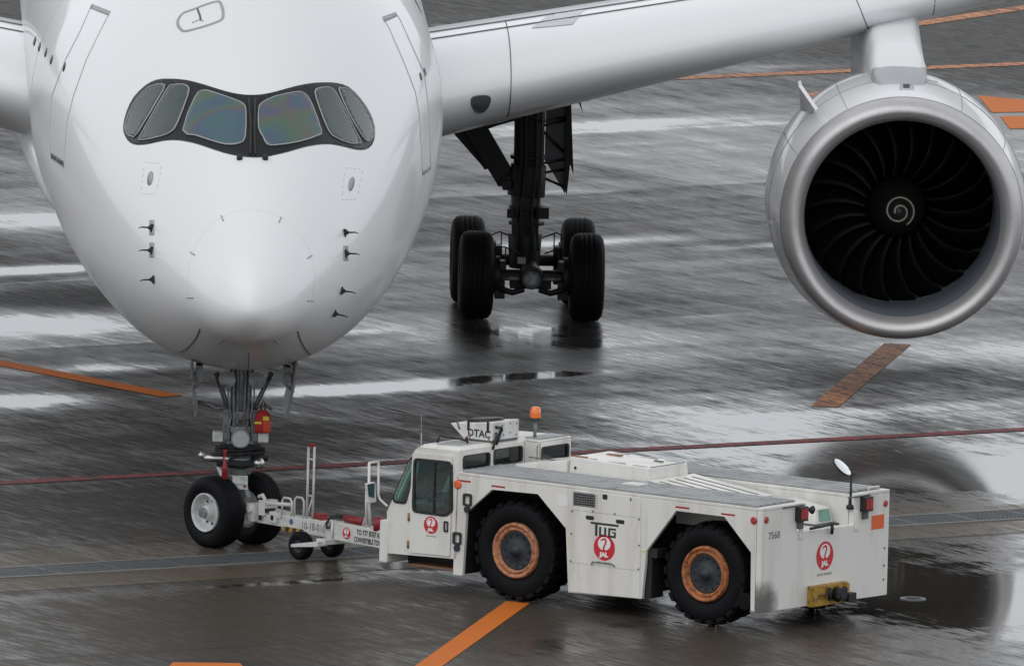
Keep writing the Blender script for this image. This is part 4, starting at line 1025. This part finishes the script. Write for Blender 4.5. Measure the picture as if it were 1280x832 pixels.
b.plate([(-1.52, 1.60), (CW, 1.60), (CW, 2.085), (-1.52, 2.085)], [rrect(-2.24, 1.80, -1.585, 2.015, .05)], lambda u, v, w_: Vector((w_, u, v)), .73, .78)
b.plate([(.78, 1.60), (.98, 1.60), (.98, 2.085), (.78, 2.085)], [], pm, CW, CW + .05)
crear = b.build('cab_rear', TUGW, tug, bevel=.008)
for (v0, v1, z0, z1, x) in ((-.68, -.045, 1.80, 2.0, 1.0), (-1.46, -.78, 1.80, 2.025, 1.0), (-2.24, -1.585, 1.80, 2.015, .75)):
    rr_ = rrect(v0, z0, v1, z1, .05)
    g_ = MB().plate(rr_, [], lambda u, v, w_: Vector((w_, u, v)), x - .003, x + .003).build('rear_window', CABGLASS, crear)
    MB().plate(grow(rr_, .012), [grow(rr_, -.025)], lambda u, v, w_: Vector((w_, u, v)), x - .03, x - .006).build('window_seal', BLACK, crear)
# front: windscreen with frame, nose plate
fr_ = lambda u, v, w_: Vector((2.235 - .47 * v + w_, u, 1.08 + .94 * v))
b = MB(); b.plate([(-.0, 0), (CW + .05, 0), (CW + .05, 1), (-.0, 1)], [rrect(-1.10, .08, -.08, .92, .07), rrect(CW + .13, .08, -1.2, .92, .07)], fr_, -.05, 0); b.box((2.16, CW + .05, .49), (2.235, 0, 1.08)); cf = b.build('cab_front', TUGW, tug, bevel=.006)
for a_, b__ in ((-1.10, -.08), (CW + .13, -1.2)): MB().plate(rrect(a_, .08, b__, .92, .07), [], fr_, -.03, -.025).build('windscreen', CABGLASS, cf)
# roof and roof fittings
b = MB(); b.hexa([(.97, CW, 2.075), (1.70, CW, 2.065), (1.70, YS, 2.065), (.97, YS, 2.075), (1.02, CW + .06, 2.125), (1.66, CW + .06, 2.11), (1.66, -.02, 2.11), (1.02, -.02, 2.125)])
b.box((.73, CW, 2.087), (.972, -1.52, 2.115)); roof = b.build('cab_roof', TUGW, tug, bevel=.012)
b = MB(); b.box((1.10, -.62, 2.122), (1.52, -.12, 2.128)); b.build('roof_panel', TUGTOP, roof)
b = MB(); b.box((.76, -2.25, 2.116), (1.05, -1.60, 2.132)); b.build('roof_panel', TUGTOP, roof)
b = MB(); b.tube([(1.62, -.28, 2.11), (1.60, -.30, 2.20), (1.52, -.32, 2.20), (1.40, -.50, 2.17), (1.24, -.45, 2.16), (1.22, -.44, 2.22), (1.2, -.44, 2.12)], .016, 8); b.build('roof_rail', BLACK, roof)
b = MB(); b.cyl((1.70, .0, 2.02), (1.70, .0, 2.26), .012, .009, 8); b.cyl((1.70, 0, 2.24), (1.71, .0, 2.52), .004, .003, 6); b.build('antenna', SEAL, roof)
ACW = paint('box_white', (.68, .69, .70), .4, dirt=(.40, .33, .25), amt=.5, dscale=3, vstretch=3)
ac = MB().hexa([(.985, -1.38, 2.15), (1.50, -1.38, 2.15), (1.50, -.73, 2.15), (.985, -.73, 2.15), (.985, -1.38, 2.42), (1.74, -1.38, 2.34), (1.74, -.73, 2.34), (.985, -.73, 2.42)]).build('roof_unit', ACW, tug, bevel=.015)
b = MB(); b.box((.99, -1.36, 2.125), (1.48, -.75, 2.15)); b.build('unit_base', SEAM, ac)
b = MB(); b.rev([(0, .26), (.03, .26), (.04, .20), (.035, 0)], (1.36, -1.08, 2.385), (.1, 0, 1), 28); b.build('unit_fan', BLACK, ac)
b = MB(); b.tube([(1.62, -.74, 2.36), (1.60, -.72, 2.37), (1.56, -.725, 2.27)], .014, 6); b.build('unit_latch', RUSTST, ac)
for x in (1.405, 1.06): MB().box((x - .018, -.728, 2.27), (x + .018, -.718, 2.425)).build('unit_strap', BLACK, ac)
for x, zz in ((1.385, 2.24), (1.04, 2.22)): MB().box((x - .016, -.729, 2.13), (x + .012, -.726, zz)).build('rust_streak', RUSTST, ac)
letters('unit_lettering', 'DTAC', .15, TEXTD, ac, lambda u, v, w_: Vector((1.215 - u, -.728 + w_, 2.235 + v)), .001, .004)
b = MB()
b.tube([(.98, -.80, 2.36), (.96, -.82, 2.34), (.96, -.92, 2.34), (.97, -.94, 2.28)], .02, 8); b.tube([(.97, -.80, 2.27), (.95, -.80, 2.24), (.96, -.75, 2.10), (.97, -.74, 2.03)], .018, 8); b.tube([(.97, -.92, 2.28), (.955, -.86, 2.2), (.96, -.80, 2.1)], .022, 8)
b.build('unit_hose', BLACK, ac)
b = MB()
for y, z in ((-.98, 2.36), (-1.16, 2.37), (-1.0, 2.22), (-1.3, 2.2), (-1.32, 2.36), (-1.16, 2.24)): b.rev([(0, .013), (.01, .008)], (.985, y, z), (-1, 0, 0), 8, 0, True, False, True)
b.build('unit_screw', SEAM, ac)
b = MB(); b.cyl((.93, -1.69, 2.0), (.93, -1.69, 2.40), .024, .024, 12); bp = b.build('beacon_pole', STEEL, tug)
b = MB(); b.rev([(0, .085), (.03, .085), (.031, .0)], (.93, -1.69, 2.385), (0, 0, 1), 20); b.build('beacon_base', BLACK, bp)
b = MB(); b.rev([(.03, .078), (.10, .08), (.16, .072), (.185, .05), (.19, 0)], (.93, -1.69, 2.385), (0, 0, 1), 24); b.build('beacon_lamp', ORANGEL, bp)
# door
dprof = rpoly([(1.085, .56), (1.815, .545), (1.815, 1.20), (1.79, 1.985), (1.09, 2.0)], .03)
dr = MB().plate(dprof, [dwin], pm, YS + .004, YS + .022).build('door', TUGW, tug, bevel=.004)
MB().plate(grow(dwin, .014), [grow(dwin, -.035)], pm, YS + .010, YS + .032).build('window_seal', BLACK, dr)
MB().plate(dwin, [], pm, YS + .006, YS + .012).build('door_window', CABGLASS, dr)
MB().box((1.38, YS + .008, 1.13), (1.405, YS + .026, 1.905)).build('window_bar', BLACK, dr)
MB().plate(grow(qwin, .010), [grow(qwin, -.022)], pm, YS + .001, YS + .014).build('window_seal', BLACK, cab)
MB().plate(qwin, [], pm, YS - .03, YS - .024).build('quarter_window', CABGLASS, cab)
emblem(dr, sidemap(1.428, .975, YS + .022), .125)
letters('emblem_caption', 'JAPAN AIRLINES', .026, TEXTG, dr, sidemap(1.42, .815, YS + .022), .0006)
hd = MB().plate(rrect(1.118, .90, 1.20, 1.06, .02), [], pm, YS + .022, YS + .034).build('door_handle', BLACK, dr, bevel=.006)
MB().box((1.132, YS + .030, .93), (1.155, YS + .048, 1.03)).build('handle_lever', SEAL, hd)
for z in (1.05, .66): MB().cyl((1.825, YS + .012, z - .055), (1.825, YS + .012, z + .055), .026, .026, 10).build('door_hinge', RUSTST, dr)
# tie-down shackles
for x, z in ((.80, 1.36), (.965, .79)):
    b = MB(); b.plate(rrect(x - .075, z - .05, x + .075, z + .13, .03), [rrect(x - .045, z - .02, x + .045, z + .095, .02)], pm, YS + .004, YS + .03); b.cyl((x, YS, z - .10), (x, YS + .03, z - .10), .05, .05, 14)
    b.build('tie_shackle', HUBD, tug, bevel=.006)
# cab interior
b = MB(); b.box((1.15, -.62, .75), (1.6, -.15, 1.12)); b.box((1.08, -.62, 1.12), (1.2, -.15, 1.62)); b.box((1.15, -1.9, .75), (1.6, -1.4, 1.1)); b.box((1.08, -1.9, 1.1), (1.2, -1.4, 1.6)); b.build('seat', paint('seat_red', (.55, .035, .04), .7, amt=.3), tug, bevel=.04)
b = MB(); b.box((1.85, -2.2, .9), (2.12, -.05, 1.22)); b.box((1.0, -2.2, .52), (2.15, -.02, .60)); b.build('dashboard', paint('dash_grey', (.16, .17, .17), .6), tug, bevel=.02)
b = MB(); cst = Vector((1.74, -.38, 1.38)); pts = []
for i in range(28):
    t = 2 * math.pi * i / 28; pts.append(cst + Vector((.10 * math.sin(t), .19 * math.cos(t), .17 * math.sin(t))))
b.tube(pts, .016, 6, 0, True); b.cyl(cst, (1.9, -.38, 1.1), .03, .03, 8); b.tube([pts[0], cst, pts[14]], .012, 6); b.build('steering_wheel', BLACK, tug)
# front bumper, lower frame
b = MB(); b.box((2.215, CW, .34), (2.36, YS, .95)); b.build('front_bumper', TUGW, tug, bevel=.02)
b = MB(); b.box((2.20, YS - .12, .36), (2.34, YS + .01, .96)); b.box((2.36, YS - .10, .75), (2.375, YS - .04, .92), 1); b.build('bumper_end', [TUGW, BLACK], tug, bevel=.015)
b = MB(); b.box((1.0, -.55, .30), (2.215, -.45, .50)); b.box((1.04, -.44, .33), (1.9, -.1, .36), 1); b.box((1.0, -.45, .50), (2.2, -.02, .53), 1); b.build('step_sill', [TUGDARK, RUSTST], tug)
# hood and louvred panel
hood = MB().hexa([(-1.60, -1.98, 1.70), (-.18, -1.98, 1.70), (-.18, -1.0, 1.70), (-1.60, -1.0, 1.70), (-1.58, -1.96, 1.985), (-.20, -1.96, 2.02), (-.20, -1.02, 2.02), (-1.58, -1.02, 1.985)]).build('hood', TUGW, tug, bevel=.012)
b = MB()
for x0, x1 in ((-.35, -.62), (-.80, -1.12), (-1.25, -1.5)): b.box((x1, -1.10, 1.998), (x0, -1.085, 2.026 + .025 * x0)); b.box((x1, -1.88, 1.998), (x0, -1.865, 2.026 + .025 * x0))
b.box((-1.565, -1.9, 1.985), (-1.545, -1.1, 1.994)); b.box((-1.2, -1.7, 1.99), (-1.35, -1.66, 2.01)); b.build('hood_seam', SEAM, hood)
for x, y in ((-.28, -1.10), (-.5, -1.65)): MB().box((x - .14, y - .04, 2.014), (x + .1, y + .04, 2.030)).build('hood_hinge', RUSTST, hood)
b = MB(); b.rev([(0, .022), (.003, .022), (.003, 0)], (-.30, -1.005, 1.87), (0, 1, .05), 12); b.build('hood_bolt', BLACK, hood)
b = MB(); b.hexa([(-.18, -1.98, 1.70), (.73, -1.98, 1.70), (.73, -.94, 1.70), (-.18, -.94, 1.70), (-.18, -1.96, 1.97), (.73, -1.96, 1.83), (.73, -.96, 1.83), (-.18, -.96, 1.97)]); cv = b.build('transmission_cover', TUGW, tug, bevel=.01)
b = MB(); b.box((-.1, -1.25, 1.90), (.7, -1.235, 1.915)); b.build('cover_seam', SEAM, cv)
lv_n = lambda u, v, w_: Vector((-1.60 - 1.42 * u, -.97 - 1.12 * v, 1.815 - .17 * u + w_))
holes = [rrect(.08, .09 + .175 * k, .92, .145 + .175 * k, .012, 2) for k in range(5)]
lv = MB().plate([(0, 0), (1, 0), (1, 1), (0, 1)], holes, lv_n, 0, .006).build('louvre_panel', TUGW, tug)
MB().plate([(.02, .02), (.98, .02), (.98, .98), (.02, .98)], [], lv_n, -.012, -.008).build('louvre_slot_shade', BLACK, lv)  # added black sheet, stands in for the darkness inside the slots
MB().box((-1.85, -.66, 1.808), (-1.55, -.42, 1.83)).build('deck_plate', TUGW, tug, bevel=.006)
# things of the rear end
for y0, y1 in ((-.92, -.72), (-2.50, -2.30)):
    b = MB(); b.box((XR - .10, y0, 1.53), (XR, y1, 1.74)); tl = b.build('tail_lamp', BLACK, tug, bevel=.01)
    b = MB(); b.box((XR - .115, y0 + .03, 1.565), (XR - .101, (y0 + y1) / 2 + .02, 1.715)); b.box((XR - .115, (y0 + y1) / 2 + .03, 1.565), (XR - .101, y1 - .02, 1.715), 1); b.build('lamp_lens', [LAMPRED, LAMPRED], tl)
    b = MB(); b.box((XR - .05, y0 + .05, 1.42), (XR, y0 + .15, 1.53)); b.box((XR - .03, y0 - .02, 1.745), (XR, y1 + .3, 1.76)); b.build('lamp_bracket', SEAM, tl)
b = MB(); b.rev([(0, .03), (-.05, .06), (-.06, .06), (-.05, .0)], (XR - .05, -1.0, 1.68), (1, 0, 0), 18); b.build('horn', BLACK, tug)
for y in (-.90, -2.26): MB().box((XR - .03, y, 1.27), (XR, y + .08, 1.55)).build('notch_edge', TUGW, tug, bevel=.01)
b = MB(); b.tube([(XR - .04, -1.05, 1.40), (XR - .05, -1.3, 1.41), (XR - .05, -1.55, 1.42)], .02, 8); b.tube([(XR - .05, -1.56, 1.42), (XR - .06, -1.56, 1.36), (XR - .05, -1.56, 1.28)], .024, 8); b.tube([(XR - .05, -1.5, 1.43), (XR - .05, -1.72, 1.41)], .018, 8); b.build('pin_lever', BLACK, tug)
wl_ = MB().hexa([(-4.05, -2.12, 1.345), (-3.35, -2.12, 1.345), (-3.35, -1.66, 1.345), (-4.05, -1.66, 1.345), (-4.0, -2.08, 1.58), (-3.40, -2.08, 1.66), (-3.40, -1.74, 1.66), (-4.0, -1.74, 1.58)]).build('work_lamp', TUGW, tug, bevel=.015)
MB().hexa([(-4.055, -2.06, 1.40), (-4.045, -2.06, 1.40), (-4.045, -1.78, 1.40), (-4.055, -1.78, 1.40), (-4.025, -2.03, 1.56), (-4.015, -2.03, 1.56), (-4.015, -1.80, 1.56), (-4.025, -1.80, 1.56)]).build('lamp_glass', GREENL, wl_)
MB().box((-4.1, -2.12, 1.35), (-3.35, -1.64, 1.37)).build('lamp_base', SEAM, wl_)
b = MB(); b.cyl((-4.3, -2.17, 1.60), (-4.3, -2.17, 2.06), .018, .018, 10); b.tube([(-4.3, -2.17, 2.02), (-4.3, -2.17, 2.1), (-4.3, -2.14, 2.16)], .014, 8); b.rev([(0, .06), (.05, .06), (.07, .03)], (-4.3, -2.17, 1.57), (0, 0, 1), 14, 0, True, True, True); mpole = b.build('rear_mirror_pole', BLACK, tug)
b = MB(); c = Vector((-4.3, -1.95, 2.19)); nrm = Vector((-.656, -.171, .72)).normalized(); b.rev([(0, .160), (.012, .160), (.03, .155), (.05, .08), (.055, 0)], c, -nrm, 28); mh = b.build('rear_mirror', BLACK, mpole)
MB().rev([(.003, .155), (.010, .1), (.013, 0)], c, nrm, 28).build('mirror_glass', MIRRORM, mh)
b = MB(); b.box((XR - .10, -1.93, .28), (XR, -1.07, .575)); b.box((XR - .13, -1.93, .30), (XR - .10, -1.87, .56)); b.box((XR - .13, -1.13, .30), (XR - .10, -1.07, .56)); hit_ = b.build('rear_hitch', YELLOW, tug, bevel=.01)
b = MB(); b.cyl((XR - .10, -1.62, .43), (XR - .26, -1.62, .43), .10, .08, 18); b.cyl((XR - .2, -1.72, .50), (XR - .2, -1.52, .36), .05, .05, 12); b.box((XR - .2, -2.0, .30), (XR - .05, -1.82, .42)); b.cyl((XR - .16, -1.4, .36), (XR - .16, -1.4, .54), .03, .03, 10); b.build('hitch_jaw', DARKST, hit_)
b = MB()
for y in (-1.25, -1.33): b.rev([(0, .03), (.02, .03), (.02, .0)], (XR - .10, y, .45), (-1, 0, 0), 12)
b.build('hitch_bolt', RUSTST, hit_)
b = MB(); b.tube([(XR + .05, YR + .2, 1.79), (XR + .05, YR + .2, 1.84), (XR + .05, YR + .45, 1.84), (XR + .05, YR + .45, 1.79)], .012, 6); b.build('grab_handle', TUGW, tug)
# front mirror on its arm
def tugpt(u, v, xl):
    d = ray(u, v); t = ((TO - CAM).dot(TF) + xl) / d.dot(TF); p = CAM + d * t - TO; return Vector((p.dot(TF), p.dot(TL), p.z))
b = MB(); b.tube([tugpt(462, 658, 2.45), tugpt(461, 620, 2.45), tugpt(461.5, 578, 2.45)], .02, 8); b.tube([tugpt(473, 577, 2.45), tugpt(473, 618, 2.45), tugpt(475, 624, 2.42), tugpt(484, 632, 2.25)], .018, 8); b.tube([tugpt(461.5, 578, 2.45), tugpt(473, 577, 2.45)], .016, 8)
ma = b.build('front_mirror_arm', TUGW, tug)
qm = [tugpt(*p, 2.42) for p in ((459, 604), (469.5, 602), (471, 627), (461, 629))]; dv = Vector((.05, 0, 0))
MB().hexa([p for p in qm] + [p + dv for p in qm]).build('front_mirror', TUGW, ma, bevel=.015)
qm = [tugpt(*p, 2.405) for p in ((460, 605), (468.5, 603.5), (468, 622), (461.5, 620))]
MB().hexa(qm + [p + Vector((.012, 0, 0)) for p in qm]).build('mirror_glass', CABGLASS if 0 else paint('mirror_teal', (.10, .19, .20), .05, metal=.6), ma)

# ------------------------------------------------------------------ tow bar; local x from nose wheel to tractor, y left
BA = R(-47.8); BO = Vector((NG.x, NG.y, 0))
bar_ = empty('tow_bar', BO, BA, 'long white tow bar on small wheels between the nose gear and the tractor', 'tow bar')
WT = paint('bar_white', (.68, .68, .66), .4, dirt=(.36, .33, .28), amt=.45, dscale=4)
S = -1                                # the side seen from the camera is local -y
b = MB(); b.hexa([(1.06, -.10, .36), (2.28, -.10, .35), (2.28, .10, .35), (1.06, .10, .36), (1.06, -.10, .575), (2.28, -.10, .60), (2.28, .10, .60), (1.06, .10, .575)]); beam = b.build('beam', WT, bar_, bevel=.012)
b = MB(); b.hexa([(2.22, -.115, .345), (3.9, -.115, .33), (3.9, .115, .33), (2.22, .115, .345), (2.22, -.115, .615), (3.9, -.115, .58), (3.9, .115, .58), (2.22, .115, .615)]); beam2 = b.build('beam', WT, bar_, bevel=.012)
letters('bar_number', '10-18-010', .15, TEXTG, beam, lambda u, v, w_: Vector((1.76 + u * .85, -.102 - w_, .47 + v)), .0008, .002)
letters('bar_lettering', 'TO 777 B767 A330', .105, TEXTD, beam2, lambda u, v, w_: Vector((3.02 + u * .72, -.117 - w_, .515 + v)), .0008, .003)
letters('bar_lettering', 'CONVERTIBLE TOWBAR', .105, TEXTD, beam2, lambda u, v, w_: Vector((3.02 + u * .62, -.117 - w_, .405 + v)), .0008, .003)
emblem(beam2, lambda u, v, w_: Vector((2.50 + u, -.117 - w_, .475 + v)), .085)
b = MB()
for k in range(8):
    t = 2 * math.pi * k / 8; b.tube([(1.28, -.102, .50), (1.28 + .045 * math.cos(t), -.102, .50 + .045 * math.sin(t))], .008, 5)
b.build('blue_mark', BLUE, beam)
# striped strip below the front end
for k in range(6): MB().hexa([(1.07 + .075 * k, -.104, .345), (1.145 + .075 * k, -.104, .345), (1.145 + .075 * k, .10, .345), (1.07 + .075 * k, .10, .345), (1.10 + .075 * k, -.104, .415), (1.175 + .075 * k, -.104, .415), (1.175 + .075 * k, .10, .415), (1.10 + .075 * k, .10, .415)]).build('hazard_stripe', [FABYEL, BLACK][k % 2] if k % 2 else YELLOW, beam)
# head gripping the axle
b = MB(); b.box((.42, -.09, .40), (1.07, .09, .54)); b.box((.40, -.20, .42), (.56, .20, .68)); b.box((.58, -.13, .52), (.72, .13, .74)); b.cyl((.5, -.24, .60), (.5, .24, .60), .05, .05, 12); b.cyl((.66, -.08, .70), (1.25, -.08, .74), .03, .03, 10); b.tube([(.56, -.1, .78), (.66, -.12, .82), (.70, -.10, .74)], .03, 8); b.tube([(.62, .06, .60), (1.05, .07, .58)], .035, 8)
b.box((.82, -.13, .44), (.98, .13, .60)); b.box((.95, -.12, .52), (1.06, .12, .60)); hd = b.build('tow_head', WT, bar_, bevel=.008)
b = MB(); b.box((.60, -.135, .45), (.66, -.128, .52)); b.box((.86, -.135, .48), (.92, -.129, .55)); b.cyl((.74, -.12, .60), (.74, .12, .60), .03, .03, 10); b.cyl((.3, 0, .52), (.45, 0, .52), .08, .06, 14); b.build('head_pin', DARKST, hd)
b = MB()
for x0, x1, y, h_ in ((1.06, 1.27, -.09, .83), (1.33, 1.53, -.09, .87)):
    b.tube([(x0, y, .575), (x0, y, h_ - .05), (x0 + .04, y, h_), (x1 - .04, y, h_), (x1, y, h_ - .05), (x1, y, .575)], .016, 8)
b.build('handrail', WT, bar_)
b = MB(); b.tube([(1.60, -.09, .58), (1.60, -.09, 1.62)], .017, 8); b.tube([(1.73, -.09, .62), (1.73, -.09, 1.64)], .017, 8)
for z in (1.45, .92): b.tube([(1.60, -.09, z), (1.73, -.09, z)], .013, 8)
b.tube([(1.60, -.09, .60), (1.72, -.09, .92)], .012, 6); ld = b.build('marker_mast', WT, bar_)
MB().box((1.60, -.11, 1.635), (1.73, -.07, 1.675)).build('red_cap', RED, ld)
b = MB(); b.box((1.68, -.08, .60), (1.90, .06, .68)); b.box((1.86, -.1, .59), (1.93, .04, .64)); b.build('red_block', RED, bar_, bevel=.012)
b = MB(); b.tube([(2.36, -.02, .67), (2.75, -.02, .66)], .055, 10); rh = b.build('red_handle', RED, bar_)
b = MB(); b.tube([(2.18, -.02, .68), (2.36, -.02, .69)], .03, 8); b.tube([(2.30, -.05, .69), (2.12, -.10, .66), (2.06, -.125, .56), (2.10, -.135, .50), (2.16, -.135, .52), (2.18, -.13, .60)], .018, 8); b.build('hose', BLACK, rh)
b = MB(); b.tube([(2.20, -.125, .62), (2.20, -.13, .33)], .025, 8); b.build('bracket', WT, bar_)
b = MB(); b.tube([(2.88, -.08, .58), (2.87, -.08, .85), (2.86, -.08, 1.14)], .018, 8); b.tube([(2.96, -.06, .58), (2.94, -.07, .85)], .014, 8); b.tube([(2.80, -.08, .6), (2.86, -.08, .75)], .014, 6); pl_ = b.build('lever', WT, bar_)
MB().cyl((2.86, -.08, 1.13), (2.86, -.08, 1.19), .025, .025, 10).build('lever_knob', RED, pl_)
b = MB(); b.rev([(0, .09), (.16, .09), (.19, .05), (.20, .0)], (3.12, -.04, .58), (0, 0, 1), 18, 0, True, True); b.build('red_canister', RED, bar_)
for y in (-.33, .27):
    b = MB(); c = (1.76, y, .225); b.rev([(-.075, .10), (-.085, .14), (-.08, .185), (-.05, .205), (.05, .205), (.08, .185), (.085, .14), (.075, .10)], c, (0, 1, 0), 36); wt_ = b.build('tyre', RUBBER, bar_)
    b = MB(); b.rev([(-.07, .105), (-.05, .09), (-.05, .03), (-.08, .02), (-.08, 0)], c, (0, 1, 0), 20); b.rev([(.07, .105), (.05, .09), (.05, .0)], c, (0, 1, 0), 20); b.build('wheel_rim', HUBD, bar_)
b = MB(); b.cyl((1.76, -.36, .225), (1.76, .3, .225), .025, .025, 10); b.hexa([(1.68, -.46, .20), (2.20, -.40, .26), (2.20, -.20, .26), (1.68, -.42, .20), (1.68, -.46, .245), (2.20, -.40, .34), (2.20, -.20, .34), (1.68, -.42, .245)]); b.box((2.05, -.30, .28), (2.24, .30, .36)); b.build('axle_arm', WT, bar_, bevel=.008)
